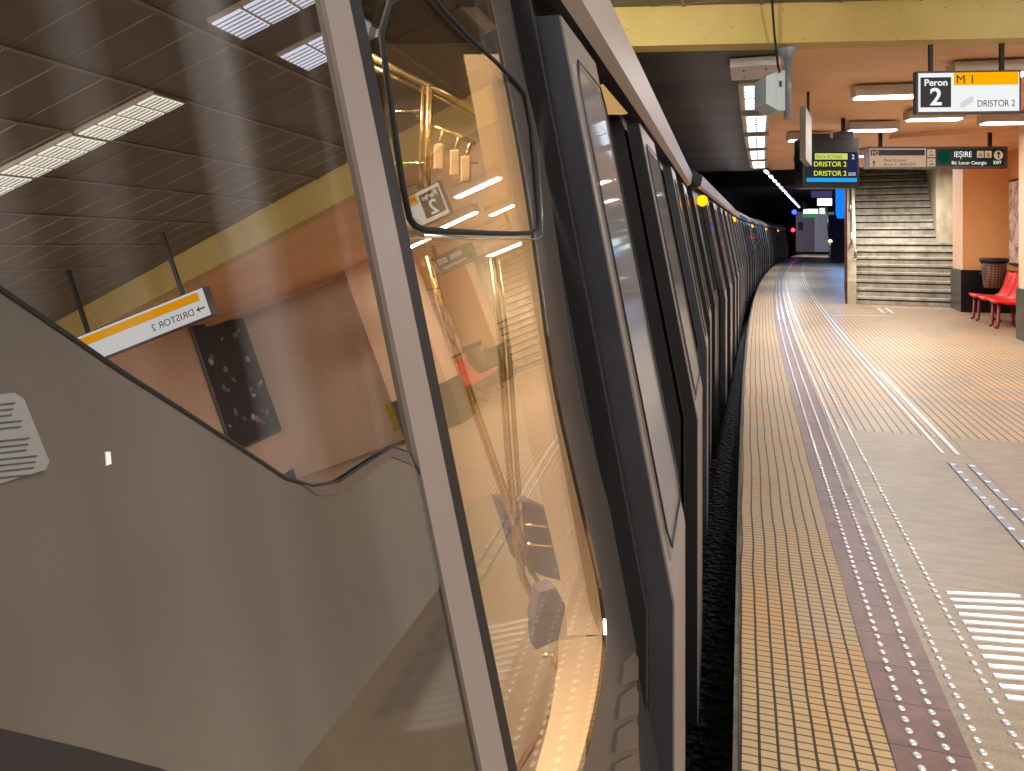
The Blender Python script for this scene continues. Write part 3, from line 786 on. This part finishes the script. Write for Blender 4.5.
# ================================================================== BENCH, BIN, POSTER
BU = 4.05
def seat(name_label, s, first=None):
    if first is None:
        r = thing('bench_chair', name_label, 'seat')
        # local: +X away from the track (towards the wall), +Y along the platform
        mb = MB(); prof = [(-.22, .43), (-.20, .455), (0, .43), (.18, .425), (.25, .46), (.31, .58), (.38, .84), (.41, .86)]
        n = len(prof)
        for i in range(n - 1):
            (x0, z0), (x1, z1) = prof[i], prof[i + 1]
            for k in range(4):
                ya, yb = -.25 + .125 * k, -.25 + .125 * (k + 1)
                def dz(y): return .02 * (abs(y) / .25) ** 2
                vs = [mb.b.verts.new((x0, ya, z0 + dz(ya))), mb.b.verts.new((x1, ya, z1 + dz(ya))), mb.b.verts.new((x1, yb, z1 + dz(yb))), mb.b.verts.new((x0, yb, z0 + dz(yb)))]
                mb.b.faces.new(vs).smooth = True
        weld(mb); o = mb.build('shell', M['red'], r)
        so = o.modifiers.new('thick', 'SOLIDIFY'); so.thickness = .05
        mb = MB(); 
        for y in (-.15, 0, .15): mb.box((.345, y, .70), (.012, .012, .22), Matrix.Rotation(math.radians(15), 3, 'Y'))
        mb.build('back_rib', M['redmetal'], r)
        for y in (-.16, .16):
            mb = MB(); mb.tube([(-.14, y, .41), (-.16, y, .04), (-.20, y, .012)], .024, 8); mb.build('leg', M['redmetal'], r); mb = MB(); mb.tube([(.12, y, .41), (.14, y, .04), (.18, y, .012)], .024, 8); mb.build('leg', M['redmetal'], r)
    else: r = dup(first, (0, 0, 0), 0)
    r.location = US(BU - .08, s, 0); r.rotation_euler = (0, 0, HD(s)); r['label'] = name_label
    r['group'] = 'red seats along the orange wall'
    return r
s1_ = seat('red moulded platform seat farthest along, next to the litter bin', 15.15)
s2_ = seat('second red moulded platform seat from the litter bin', 15.15 - .58, s1_)
for o in [o for o in bpy.data.objects if o.parent == s2_ and o.name.startswith('leg')]: bpy.data.objects.remove(o)
seat('third red moulded platform seat from the litter bin, mostly behind the pillar', 15.15 - 1.16, s1_)
# wicker-looking bin on the column
c = PX(994, 288, 13.85); 
t = thing('litter_bin', 'dark woven litter bin with black rim against the black column base', 'litter bin', c)
M['weave'] = NT('woven_brown')
m = M['weave']; tc = m.n('TexCoord'); sp_ = m.n('SeparateXYZ'); m.l(tc.outputs['Object'], sp_.inputs[0])
g = m.math('ADD', groove(m, sp_.outputs[2], .05, .4), groove(m, sp_.outputs[0], .05, .4)); cc = m.mix(m.math('MULTIPLY', g, .5), srgb('7a4a30'), srgb('120c0a')); M['weave'] = m.done(m.pr(cc, .6))
mb = MB(); q = 14.2 / FPX
mb.lathe((0, 0, 0), [(.16, 0), (.17, .02), (.21, .50), (.19, .50)], 18); mb.build('basket', M['weave'], t)
mb = MB(); mb.lathe((0, 0, .47), [(.215, 0), (.24, .03), (.24, .09), (.2, .09)], 18); mb.build('rim', M['black'], t)
mb = MB(); mb.box((0, .24, .25), (.05, .36, .05)); mb.build('bracket', M['dark'], t)
# poster frame on the wall behind the seats
def onwall(px, u):
    lo, hi = 5., 40.
    for _ in range(50):
        m_ = (lo + hi) / 2; x = (px - 512) / FPX * m_
        if inv(x, m_)[0] < u: lo = m_
        else: hi = m_
    return m_
Yp = onwall(1012, BWU); up, sp0 = inv((1012 - 512) / FPX * Yp, Yp)
z1, z0 = EYE + (236 - 180) / FPX * Yp, EYE + (236 - 265) / FPX * Yp
c = US(BWU - .03, sp0 - .8, (z0 + z1) / 2)
t = thing('poster_case', 'framed graffiti-covered poster on the orange wall behind the red seats', 'poster', c, HD(sp0) )
m = NT('scribbled_poster'); f1 = m.noise(5, 6); col = m.ramp(f1, [(.46, srgb('f4e4da')), (.5, srgb('d08a8a')), (.53, srgb('f0e0d6')), (.62, srgb('50303a')), (.65, srgb('f0dcd2'))]); M['poster'] = m.done(m.pr(col, .3))
hh = z1 - z0
mb = MB(); mb.box((.0, 0, 0), (.05, 1.6, hh), bevel=.006); mb.build('frame', M['dark'], t)
mb = MB(); mb.box((-.03, 0, 0), (.01, 1.5, hh - .1)); mb.build('sheet', M['poster'], t)

# board of stickers on the near wall (mirrored)
def us_hit(d, u, o=(-.0, .38)):
    lo, hi = .5, 40.
    for _ in range(50):
        m_ = (lo + hi) / 2
        if inv(o[0] + d[0] * m_, o[1] + d[1] * m_)[0] < u: lo = m_
        else: hi = m_
    return m_
ta = us_hit((.88, .655), NWU, (-.19, .36)); tb = us_hit((.79, .71), NWU, (-.17, .41))
pa = (-.19 + .88 * ta, .36 + .655 * ta); pb = (-.17 + .815 * tb, .41 + .695 * tb); sa, sb = inv(*pa)[1], inv(*pb)[1]
zt, zb = EYE - .04 + .14 * (ta + tb) / 2, EYE - .11 - .035 * (ta + tb) / 2
c = US(NWU - .03, (sa + sb) / 2, (zt + zb) / 2); W_, H_ = abs(sb - sa), zt - zb
t = thing('notice_board', 'tall dark notice board dotted with pale stickers, mirrored in the cab glass', 'notice board', c, HD((sa + sb) / 2))
M['board'] = mplain('dark_board', '2e2e3c', .35, var=.3, scale=5)
mb = MB(); mb.box((0, 0, 0), (.05, W_, H_), bevel=.005); mb.build('frame', M['grey'], t)
mb = MB(); mb.box((-.028, 0, 0), (.008, W_ - .08, H_ - .08)); mb.build('board', M['board'], t)
stc = [mplain('sticker_%s' % n, h_, .5) for n, h_ in (('white', 'c8c8d0'), ('grey', '8f90a0'), ('pink', 'a88890'), ('teal', '5a8a88'))]
for k in range(34):
    y, z = random.uniform(-W_ / 2 + .12, W_ / 2 - .12), random.uniform(-H_ / 2 + .1, H_ / 2 - .1)
    mb = MB(); a = random.uniform(.03, .075)
    if k % 3 == 0: mb.lathe((0, 0, 0), [(a, 0), (a, .003)], 12); rot = Matrix.Rotation(math.pi / 2, 4, 'Y')
    else: mb.box((0, 0, 0), (a * random.uniform(.8, 1.4), a * 2, .003)); rot = Matrix.Rotation(math.pi / 2, 4, 'Y')
    bmesh.ops.transform(mb.b, matrix=Matrix.Translation((-.036, y, z)) @ Matrix.Rotation(random.uniform(-.6, .6), 4, 'X') @ rot, verts=mb.b.verts)
    mb.build('sticker', stc[k % 4], t)
# small round clock-like fitting and broken cable on the near wall
mb = MB(); mb.box((0, 0, 0), (.34, .03, .5), bevel=.01); c = US(5.08, 12.62, .46)
M['ylw'] = mplain('yellow_notice', 'c8b820', .5)
o = mb.build('yellow_notice', M['ylw']); o.location = c; o.rotation_euler = (0, 0, HD(12.6)); tag(o, 'yellow notice plate low on the tan cross wall, mirrored beside the window strip', 'notice')

# ================================================================== THE TRAIN
AL = math.radians(11); TA = math.tan(AL)
ZK = EYE - .64                                    # height of the crease in the body side
class Frame:
    def __init__(s, o, yaw): s.o = Vector((o[0], o[1])); s.a = Vector((math.sin(yaw), math.cos(yaw))); s.b = Vector((math.cos(yaw), -math.sin(yaw)))
    def P(s, v, z, off=0.):
        """v along, z height, off outward from the recessed body side"""
        d = -(z - ZK) * TA if z > ZK else 0.
        if z > ZK: q = s.o + s.a * v + s.b * (d + off * math.cos(AL)); return Vector((q.x, q.y, z + off * math.sin(AL)))
        q = s.o + s.a * v + s.b * off; return Vector((q.x, q.y, z))
def slab(mb, F, v0, v1, z0, z1, o0, o1, mi=0):
    """plate following the body profile between offsets o0 < o1"""
    zs = [z0] + ([ZK] if z0 < ZK < z1 else []) + [z1]
    for za, zb in zip(zs, zs[1:]):
        e = 1e-6
        za_, zb_ = (za + e if za >= ZK - 1e-9 and zb > ZK else za), zb
        def pt(v, z, o): 
            if za >= ZK - 1e-9: 
                d = -(z - ZK) * TA; q = F.o + F.a * v + F.b * (d + o); return Vector((q.x, q.y, z))
            q = F.o + F.a * v + F.b * o; return Vector((q.x, q.y, z))
        vs = [[pt(v, z, o) for z in (za, zb) for o in (o0, o1)] for v in (v0, v1)]
        A = [mb.b.verts.new(p) for p in (vs[0][0], vs[0][1], vs[0][3], vs[0][2])]; B = [mb.b.verts.new(p) for p in (vs[1][0], vs[1][1], vs[1][3], vs[1][2])]
        fs = [mb.b.faces.new(A[::-1]), mb.b.faces.new(B)] + [mb.b.faces.new((A[i], A[(i + 1) % 4], B[(i + 1) % 4], B[i])) for i in range(4)]
        for f in fs: f.material_index = mi
    return mb
ZB, ZL, ZU = -.55, EYE + .45, EYE + .57           # skirt bottom, rail bottom, rail top
PITCH = 3.04
def leaf(F, v0, v1, root, near_edge=True, detail=True):
    mb = MB(); slab(mb, F, v0, v1, ZB + .35, EYE + .40, .012, .06)
    o = mb.build('door_leaf', M['leaf'], root)
    # the dark rubber-edged end that faces back along the platform
    mb = MB(); slab(mb, F, v0 - .006, v0, ZB + .35, EYE + .40, .016, .057); mb.build('edge_seal', M['leaf_edge'] if near_edge else M['black'], o)
    if detail:
        # rounded-off window: frame and glass
        v0i, v1i = v0 + .035, v1 - .025
        mb = MB(); slab(mb, F, v0i, v1i, ZK + .06, EYE + .32, .055, .064)
        w_ = mb.build('leaf_window', M['leafglass'], o)
        mb = MB()
        pts = [F.P(v, z, .065) for v, z in ((v0i, ZK + .10), (v0i + .03, ZK + .06), (v1i - .03, ZK + .06), (v1i, ZK + .10), (v1i, EYE + .28), (v1i - .03, EYE + .32), (v0i + .03, EYE + .32), (v0i, EYE + .28))]
        mb.tube(pts, .002, 6, closed=True); mb.build('window_seal', M['side'], w_)
    return o
def shell(F, v0, v1, root, doors, name='body_side'):
    """dark recessed side between the doorways, sills and the rail above"""
    cuts = [v0]
    for a, b in doors: cuts += [a, b]
    cuts.append(v1)
    for a, b in zip(cuts[::2], cuts[1::2]):
        mb = MB(); slab(mb, F, a, b, ZB, ZU, -.05, 0.); mb.build(name, M['side'], root)
        # window band between doors
        if b - a > .5:
            mb = MB(); slab(mb, F, a + .16, b - .12, ZK + .12, EYE + .3, 0., .006); w_ = mb.build('side_window', M['darkglass'], root)
    for a, b in doors:
        mb = MB(); slab(mb, F, a, b, ZB, .06, -.05, 0.); mb.build('door_sill', M['dark'], root); mb = MB(); slab(mb, F, a, b, EYE + .42, ZU, -.05, 0.); mb.build('door_header', M['dark'], root)
        mb = MB(); slab(mb, F, a - .05, b + .05, -.3, EYE + .45, -.60, -.58); mb.build('vestibule_wall', M['blackgap'], root)
        mb = MB(); slab(mb, F, a, a + .03, .0, EYE + .42, -.5, -.04); mb.build('door_post', M['black'], root); mb = MB(); slab(mb, F, b - .03, b, .0, EYE + .42, -.5, -.04); mb.build('door_post', M['black'], root)
    # cant rail and roof
    mb = MB()
    prof = [(-.12, ZL), (.055, ZL), (.085, ZL + .015), (.10, ZL + .10), (.085, ZU), (-.25, ZU + .22), (-1.1, ZU + .36), (-2.0, ZU + .22), (-2.4, ZU)]
    def rp(v, o, z): q = F.o + F.a * v + F.b * (-(ZL - ZK) * TA + o); return Vector((q.x, q.y, z))
    A = [mb.b.verts.new(rp(v0, o, z)) for o, z in prof]; B = [mb.b.verts.new(rp(v1, o, z)) for o, z in prof]
    for i in range(len(prof)):
        j = (i + 1) % len(prof); f = mb.b.faces.new((A[i], A[j], B[j], B[i])); f.smooth = False
        if i in (0, len(prof) - 1): f.material_index = 1  # underside black: shade below the rail is put into its colour
    mb.b.faces.new(A[::-1]).material_index = 1; mb.b.faces.new(B).material_index = 1
    mb.build('roof_rail', [M['rail'], M['black']], root)
    # floor underframe and far side keep the carriage a solid volume
    mb = MB(); q = [F.o + F.a * v + F.b * o for v, o in ((v0, -.65), (v1, -.65), (v1, -2.5), (v0, -2.5))]
    if name == 'body_side': mb.prism([Vector((p.x, p.y, ZB)) for p in q], (0, 0, ZU - ZB + .1)); mb.build('carriage_core', M['blackgap'], root)
M['amber'] = memit('amber_lamp', 'ff9400', 2.5)
def door_lamp(F, v, root, z=EYE + .325):
    o = F.P(v, z, .06)
    k_ = 1. if root.name.endswith('e') else 1.5
    mb = MB(); mb.lathe((o.x, o.y, o.z), [(.012 * k_, -.034 * k_), (.028 * k_, -.022 * k_), (.034 * k_, 0), (.028 * k_, .022 * k_), (.012 * k_, .034 * k_)], 12); mb.build('door_lamp', M['amber'], root)

# ---- first carriage
b0 = Vector((math.cos(math.radians(15.8)), -math.sin(math.radians(15.8))))
F1 = Frame(b0 * (-.078 - .06), math.radians(15.8))
car = thing('metro_carriage', 'nearest metro carriage, with dark cab glass and lit cab door window', 'train carriage', (F1.o.x, F1.o.y, 0))
REL = bpy.data.objects.new  # parts are authored in world space, then re-based
def rebase(root):
    bpy.context.view_layer.update(); inv_ = root.matrix_world.inverted()
    def go(o):
        for ch in [k for k in bpy.data.objects if k.parent == o]: go(ch)
    kids = [k for k in bpy.data.objects if k.parent == root]
    for k in kids:
        if k.get('based'): continue
        k.matrix_parent_inverse = inv_
doors1 = [(1.72, 2.66), (4.76, 5.70)]
shell(F1, 1.30, 6.85, car, doors1)
mb = MB(); slab(mb, F1, 1.28, 1.30, ZB, EYE + .52, -.09, .014); mb.build('door_gap_lining', M['blackgap'], car)
leaf(F1, 1.315, 1.70, car); leaf(F1, 2.66, 3.25, car, False); leaf(F1, 4.355, 4.74, car); leaf(F1, 5.70, 6.29, car, False)
# cream panel atop the first doorway; its glow imitates interior light
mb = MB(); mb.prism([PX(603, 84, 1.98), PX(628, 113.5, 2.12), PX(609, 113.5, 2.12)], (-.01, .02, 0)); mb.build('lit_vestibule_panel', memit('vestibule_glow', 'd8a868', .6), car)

# ---- further carriages along the curve
def Fcar(s0, u0, s1, u1):
    a, b = US(u0, s0), US(u1, s1); d = b - a; L_ = Vector((d.x, d.y)).length
    yaw = math.atan2(d.x, d.y); nb = Vector((math.cos(yaw), -math.sin(yaw)))
    return Frame(Vector((a.x, a.y)) - nb * .06, yaw), L_
cars = [(7.05, -.19, 19.3, -.20), (19.5, -.20, 31.7, -.18), (31.9, -.18, 44.1, -.16), (44.3, -.16, 56.5, -.16)]
names = ['second metro carriage along the curve, just past the open near doors', 'third metro carriage along the curve', 'fourth metro carriage along the curve', 'last metro carriage in sight, farthest along the curve']
lampS = []
for ci, (sa_, ua, sb_, ub) in enumerate(cars):
    F, L_ = Fcar(sa_, ua, sb_, ub)
    root = thing('metro_carriage', names[ci], 'train carriage', (F.o.x, F.o.y, 0))
    dr = []
    for k in range(4):
        a = .75 + k * PITCH; dr.append((a + .38, a + 1.32))
    shell(F, 0, L_, root, dr)
    for k in range(4):
        a = .75 + k * PITCH; leaf(F, a, a + .38, root, detail=ci < 2); leaf(F, a + 1.32, a + 1.9, root, False, detail=ci < 2)
    for v in ((.22, 8.7), (7.4,), (6.2,), (4.6,))[ci]: door_lamp(F, v, root)
    if ci == 3:
        mb = MB(); slab(mb, F, L_, L_ + .03, ZB, ZU, -2.4, .02); mb.build('end_wall', M['dark'], root)
    rebase(root)

# ---- cab end: flat dark glass, mullion, cab door window. Plane leans back 11 degrees, toes in a little.
YG = math.radians(14.9)
GN = Vector((math.cos(YG) * math.cos(AL), -math.sin(YG) * math.cos(AL), math.sin(AL))); GD = -.25
def G(px, py, off=0.):
    r_ = Vector(((px - 512) / FPX, 1, (HORY - py) / FPX)); q = r_ * ((GD) / r_.dot(GN)) ; return Vector((q.x, q.y, q.z + EYE)) + GN * off
def gplate(pts, o0, o1, name, mat, parent):
    mb = MB(); mb.prism([G(x, y, o0) for x, y in pts], GN * (o1 - o0)); return mb.build(name, mat, parent)
def smooth(pts, it=2, closed=True):
    for _ in range(it):
        out = []
        n = len(pts)
        for i in range(n if closed else n - 1):
            a, b = pts[i], pts[(i + 1) % n]; out += [(a[0] * .75 + b[0] * .25, a[1] * .75 + b[1] * .25), (a[0] * .25 + b[0] * .75, a[1] * .25 + b[1] * .75)]
        pts = ([pts[0]] if not closed else []) + out + ([pts[-1]] if not closed else [])
    return pts
def xl(a, b, y): return a[0] + (b[0] - a[0]) * (y - a[1]) / (b[1] - a[1])
ML = lambda y: xl((322, 0), (480, 771), y); MR = lambda y: xl((347, 0), (506, 771), y)
T, Bt = -60, 880
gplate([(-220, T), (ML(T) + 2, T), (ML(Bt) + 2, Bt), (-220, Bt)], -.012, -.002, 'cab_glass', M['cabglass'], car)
gplate([(-225, T), (MR(T), T), (MR(Bt), Bt), (-225, Bt)], -.03, -.013, 'backing_panel', M['black'], car)
outline = [(-220, 150), (-60, 248), (0, 289), (60, 330), (120, 371), (180, 409), (240, 448), (285, 478), (312, 486), (338, 482), (368, 462), (392, 447), (408, 452), (424, 482), (434, 520), (441, 560), (439, 588), (400, 640), (350, 704), (300, 767), (255, 820), (160, 769), (80, 748), (0, 729), (-220, 690)]
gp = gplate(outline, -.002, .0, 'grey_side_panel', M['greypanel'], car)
mb = MB(); pth = [G(x, y, .0) for x, y in outline[:16]]; mb.tube(pth, .0012, 6); mb.build('panel_lip', M['dark'], gp)
gplate([(-220, 690), (0, 729), (80, 748), (160, 769), (255, 820), (220, 860), (-220, 860)], -.002, .0015, 'lower_skirt_panel', M['side'], car)
gplate([(441, 562), (439, 588), (400, 640), (350, 704), (300, 767), (255, 822), (245, 880), (ML(880), 880), (ML(580), 580)], -.0019, -.001, 'lower_gloss_panel', M['lowerglass'], car)
gplate([(300, 483), (312, 486), (338, 482), (368, 462), (392, 447), (408, 452), (414, 466), (392, 457), (372, 471), (342, 493), (318, 496)], .0, .0008, 'rim_band', M['band'], gp)
# sticker of safety notices on the grey panel
stk = gplate([(-30, 398), (12, 393), (22, 400), (47, 462), (43, 470), (-30, 492)], .0005, .0012, 'notice_sticker', mplain('pale_sticker', '6c6b68', .5), gp)
mb = MB(); ink = mplain('sticker_ink', '333333', .6)
for k in range(13):
    y = 402 + k * 6.1; x1 = 12 + k * 2.45; gy = lambda x: y - (x * .10) + 2
    if k in (5,): continue
    mb.prism([G(-20, gy(-20), .0013), G(x1 - (k % 3) * 4, gy(x1), .0013), G(x1 - (k % 3) * 4, gy(x1) + 1.6, .0013), G(-20, gy(-20) + 1.6, .0013)], GN * .0002)
mb.build('printed_lines', ink, stk)
gplate([(104, 452), (109, 452), (110, 464), (105, 466)], .0002, .0008, 'paint_chip', M['white_paint'], gp)
# taupe mullion with black seal on its right
gplate([(ML(T), T), (MR(T), T), (MR(Bt), Bt), (ML(Bt), Bt)], -.012, .002, 'window_mullion', M['mauve'], car)
gplate([(MR(T), T), (MR(T) + 13, T), (MR(Bt) + 10, Bt), (MR(Bt), Bt)], -.012, .001, 'mullion_seal', M['black'], car)
# cab door window pane and the dark band round it
RB = smooth([(480, -60), (500, 30), (512, 90), (527, 170), (541, 260), (557, 380), (584, 500), (604, 583), (611, 640), (600, 720), (577, 800), (560, 880)], 2, closed=False)
OB = smooth([(503, -60), (518, 50), (535, 110), (556, 215), (577, 380), (604, 481), (632, 583), (638, 640), (640, 771), (660, 880)], 2, closed=False)
inner = [(MR(T) + 10, T)] + RB + [(MR(880) + 6, 880)]
wp = gplate(inner, -.008, -.004, 'cab_door_glass', M['pane'], car)
gplate(RB + OB[::-1], -.0038, -.003, 'dark_window_band', M['band'], car)
gplate(OB + [(700, 880), (668, 760), (662, 640), (654, 583), (630, 470), (606, 380), (580, 215), (560, 110), (545, T)], -.03, -.008, 'door_gap_seal', M['blackgap'], car)
M['rib'] = mplain('tan_step_edge', '4c433a', .5)
# small stepped ribs low beside the door gap
for k in range(4):
    y = 652 + 34 * k
    gplate([(624 - k * 3, y + 10), (634, y), (638, y + 6), (638, y + 28), (621 - k * 3, y + 33)], -.003, .001, 'step_rib', M['rib'], car)
# top-hung hopper: black rounded line frame, chrome lip below
hop = smooth([(377, 8), (424, -14), (452, 22), (512, 78), (528, 100), (538, 215), (537, 233), (500, 234), (440, 231), (416, 229), (406, 215), (390, 110)], 1)
mb = MB(); mb.tube([G(x, y, .001) for x, y in hop], .0032, 8, closed=True); hf = mb.build('hopper_frame', M['blackgap'], car)
mb = MB(); mb.tube([G(x, y, .002) for x, y in ((421, 236), (470, 239), (536, 239.5), (541, 236), (541, 215), (537, 150))], .0015, 6); mb.build('hopper_lip', M['chrome'], hf)
# dark bracket glimpsed behind the top of the hopper
# ---- inside the cab
def I(px, py, Y): return PX(px, py, Y)
def Wn(v, b, z):   # interior point: v along, b inward (negative), z height
    a_ = Vector((math.sin(YG), math.cos(YG))); b_ = Vector((math.cos(YG), -math.sin(YG))); q = a_ * v + b_ * b; return Vector((q.x, q.y, z))
def iplate(pts, ext, name, mat): mb = MB(); mb.prism(pts, ext); return mb.build(name, mat, car)
aV = Vector((math.sin(YG), math.cos(YG), 0)); bV = Vector((math.cos(YG), -math.sin(YG), 0))
iplate([Wn(1.66, -.2, 0), Wn(1.66, -2.2, 0), Wn(1.66, -2.2, 2.5), Wn(1.66, -.5, 2.5), Wn(1.66, -.2, .9)], aV * .02, 'cab_partition', M['cream'])
iplate([Wn(.1, -2.2, 0), Wn(1.66, -2.2, 0), Wn(1.66, -2.2, 2.5), Wn(.1, -2.2, 2.5)], bV * -.02, 'cab_far_wall', M['cream'])
iplate([Wn(.1, -.5, 2.5), Wn(1.66, -.5, 2.5), Wn(1.66, -2.2, 2.5), Wn(.1, -2.2, 2.5)], (0, 0, .02), 'cab_ceiling', M['cream'])
iplate([Wn(.1, -.33, .1), Wn(1.66, -.33, .1), Wn(1.66, -2.2, .1), Wn(.1, -2.2, .1)], (0, 0, .02), 'cab_floor', M['mauve'])
iplate([Wn(.1, -.45, .1), Wn(.1, -2.2, .1), Wn(.1, -2.2, 2.5), Wn(.1, -.5, 2.5)], aV * .01, 'cab_front_wall', M['dark'])
# cream reveal round the window's far side and sill, just behind the glass
def grev(pts, depth, name, mat): mb = MB(); mb.prism([G(x, y, -.012) for x, y in pts], GN * -depth); return mb.build(name, mat, car)
def loft(outer, dx, dy, k, name, mat):
    """cream lining running back from the window's edge into the cab"""
    mb = MB(); A = [G(x, y, -.010) for x, y in outer]; B = []
    for x, y in outer:
        g = G(x + dx, y + dy, -.010); B.append(Vector((g.x * k, g.y * k, EYE + (g.z - EYE) * k)))
    a = [mb.b.verts.new(p) for p in A]; b = [mb.b.verts.new(p) for p in B]
    for i in range(len(a) - 1): mb.b.faces.new((a[i], a[i + 1], b[i + 1], b[i])).smooth = True
    return mb.build(name, mat, car)
SB = [q for q in RB if 40 < q[1] < 640]; SC = [SB[-1]] + [q for q in RB if q[1] >= 640]
loft(SB, -34, 0, 1.16, 'window_reveal', M['cream'])
loft(SC, -42, 6, 1.16, 'window_sill', M['cream'])
# driver's seat glimpsed through the pane
M['seatcloth'] = mplain('plum_seat_cloth', '5d5262', .7)
mb = MB(); mb.prism([PX(x, y, 1.22) for x, y in ((498, 500), (530, 502), (552, 512), (562, 540), (565, 582), (540, 575), (518, 562), (508, 530))], (-.012, .03, 0)); cs = mb.build('driver_seat', M['seatcloth'], car)
for pts in (((520, 524), (540, 526), (561, 529)), ((522, 543), (542, 546), (564, 548))):
    mb = MB(); mb.tube([PX(x, y, 1.215) for x, y in pts], .0025, 6); mb.build('seat_piping', M['gold'], cs)
mb = MB(); mb.prism([PX(x, y, 1.15) for x, y in ((540, 592), (556, 588), (566, 606), (558, 640), (536, 650), (534, 620))], (-.01, .03, 0)); mb.build('seat_arm', M['seatcloth'], cs)
def ipoly(pts, Y, r_, name, mat, seg=10): mb = MB(); mb.tube([PX(x, y, Y if not isinstance(Y, list) else Y[i]) for i, (x, y) in enumerate(pts)], r_, seg); return mb.build(name, mat, car)
YI = 1.35
ipoly([(372, 56), (400, 72), (432, 88), (478, 110)], YI, .006, 'grab_rail', M['gold'])
ipoly([(372, 66), (400, 80), (430, 94), (478, 118)], YI + .02, .004, 'grab_rail', M['gold'])
ipoly([(430, 84), (427, 200)], YI, .007, 'grab_pole', M['gold']); ipoly([(423, 86), (420, 180)], YI, .003, 'grab_pole', M['gold'])
ipoly([(388, 112), (424, 111)], YI, .003, 'grab_rail', M['gold']); ipoly([(394, 163), (478, 163)], YI, .002, 'grab_rail', M['gold'])
ipoly([(430, 125), (455, 134), (476, 144)], YI, .004, 'strap_rail', M['gold'])
for px, py in ((441, 129), (457, 135), (468, 141)):
    o = ipoly([(px + 3, py), (px + 1, py + 6), (px - 1, py + 12), (px - 2, py + 15)], YI, .0035, 'hanging_strap', M['gold'], 8)
    mb = MB(); c = PX(px - 2, py + 28, YI); mb.box(c, (.019, .012, .048), bevel=.003); mb.build('strap_grip', mplain('strap_grip', 'e8d0a8', .4), o)
ipoly([(428, 256), (445, 320), (470, 395), (500, 480), (533, 572)], 1.2, .007, 'grab_pole', M['gold'])  # this slanting tube imitates a reflection in the pane
ipoly([(492, 258), (500, 330), (508, 450), (516, 540), (522, 575), (534, 600), (548, 612), (556, 606)], 1.2, .006, 'grab_pole', M['gold'])
ipoly([(500, 258), (508, 330), (516, 450), (522, 530), (528, 565), (540, 585), (553, 592)], 1.2, .004, 'grab_pole', M['gold'])
ipoly([(516, 771), (540, 735), (556, 700), (560, 672), (552, 655), (542, 656)], 1.0, .004, 'wiper_hose', M['gold'])
rebase(car)
# ---- interior light of the cab
lc = Wn(.75, -1.2, 2.4)
lamp_light('cab_lamp_and_fill', lc, .5, .5, 85, (1., .88, .72))
lamp_light('cab_lamp_and_fill', Wn(.55, -.62, 1.9), .1, .1, 3, (1., .9, .74))  # small second lamp added to brighten the window reveal

# ================================================================== LIGHT
for (u, s, e) in ((1.4, .9, 60), (3.2, -1.0, 60), (1.2, -2.5, 60), (5.0, -.6, 60)):
    lamp_light('near_fill_light', US(u, s, CZ - .05), 1.2, .5, e, (1., .98, .96), HD(s))  # added fill lamps, set out of view and out of the mirror
bpy.context.view_layer.update()
for o in [o for o in bpy.data.objects if o.name.startswith('linear_luminaire')]:
    lamp_light('linear_tube_light', (0, 0, -.02), .60, .16, 29, (1., .98, .96), 0, parent=o)
for k, o in enumerate(TL):
    if k % 4 == 0: lamp_light('tunnel_tube_light', (0, 0, -.03), .05, .7, 55, (.88, .92, 1.), 0, parent=o)
lamp_light('far_fill_light', US(2.6, 57, 3.4), .3, .6, 260, (.86, .88, 1.), HD(57), rx=math.radians(70))  # added fill aimed at the dark far end walls
lamp_light('blue_panel_light', PX(842, 205, 39.5), .5, 1.5, 60, (.15, .45, 1.), 0, rx=math.radians(-50))
lamp_light('wall_fill_light', US(4.8, .3, 3.3), 1.2, .5, 170, (1., .97, .94), HD(0), rx=math.radians(62))  # unseen lamp added to brighten the near wall
lamp_light('beam_fill_light', Vector((.5, 4.3, 3.0)), .5, .3, 20, (1., .95, .8), 0, rx=math.radians(80))  # added fill for the left part of the yellow beam
lamp_light('stair_fill_light', US(3.1, 19.0, 3.0), 1.4, .8, 75, (1., .97, .92), HD(19))  # added fill that lifts the steps
w = bpy.data.worlds.new('World'); S.world = w; w.use_nodes = True
w.node_tree.nodes['Background'].inputs[0].default_value = (.9, .8, .7, 1); w.node_tree.nodes['Background'].inputs[1].default_value = .06
# the walls and ceilings are single faces; ambient light comes through bounces only

cam = bpy.data.cameras.new('camera'); co = bpy.data.objects.new('camera', cam); COL.objects.link(co)
co.location = (0, 0, EYE); co.rotation_euler = (math.pi / 2, 0, 0)
cam.sensor_width = 36; cam.lens = FPX / 1024 * 36; cam.shift_y = -(385.5 - HORY) / 1024; cam.clip_start = .02; cam.clip_end = 300
S.camera = co
S.view_settings.view_transform = 'Standard'; S.view_settings.look = 'None'; S.view_settings.exposure = .38
S.cycles.max_bounces = 8; S.cycles.sample_clamp_indirect = 6
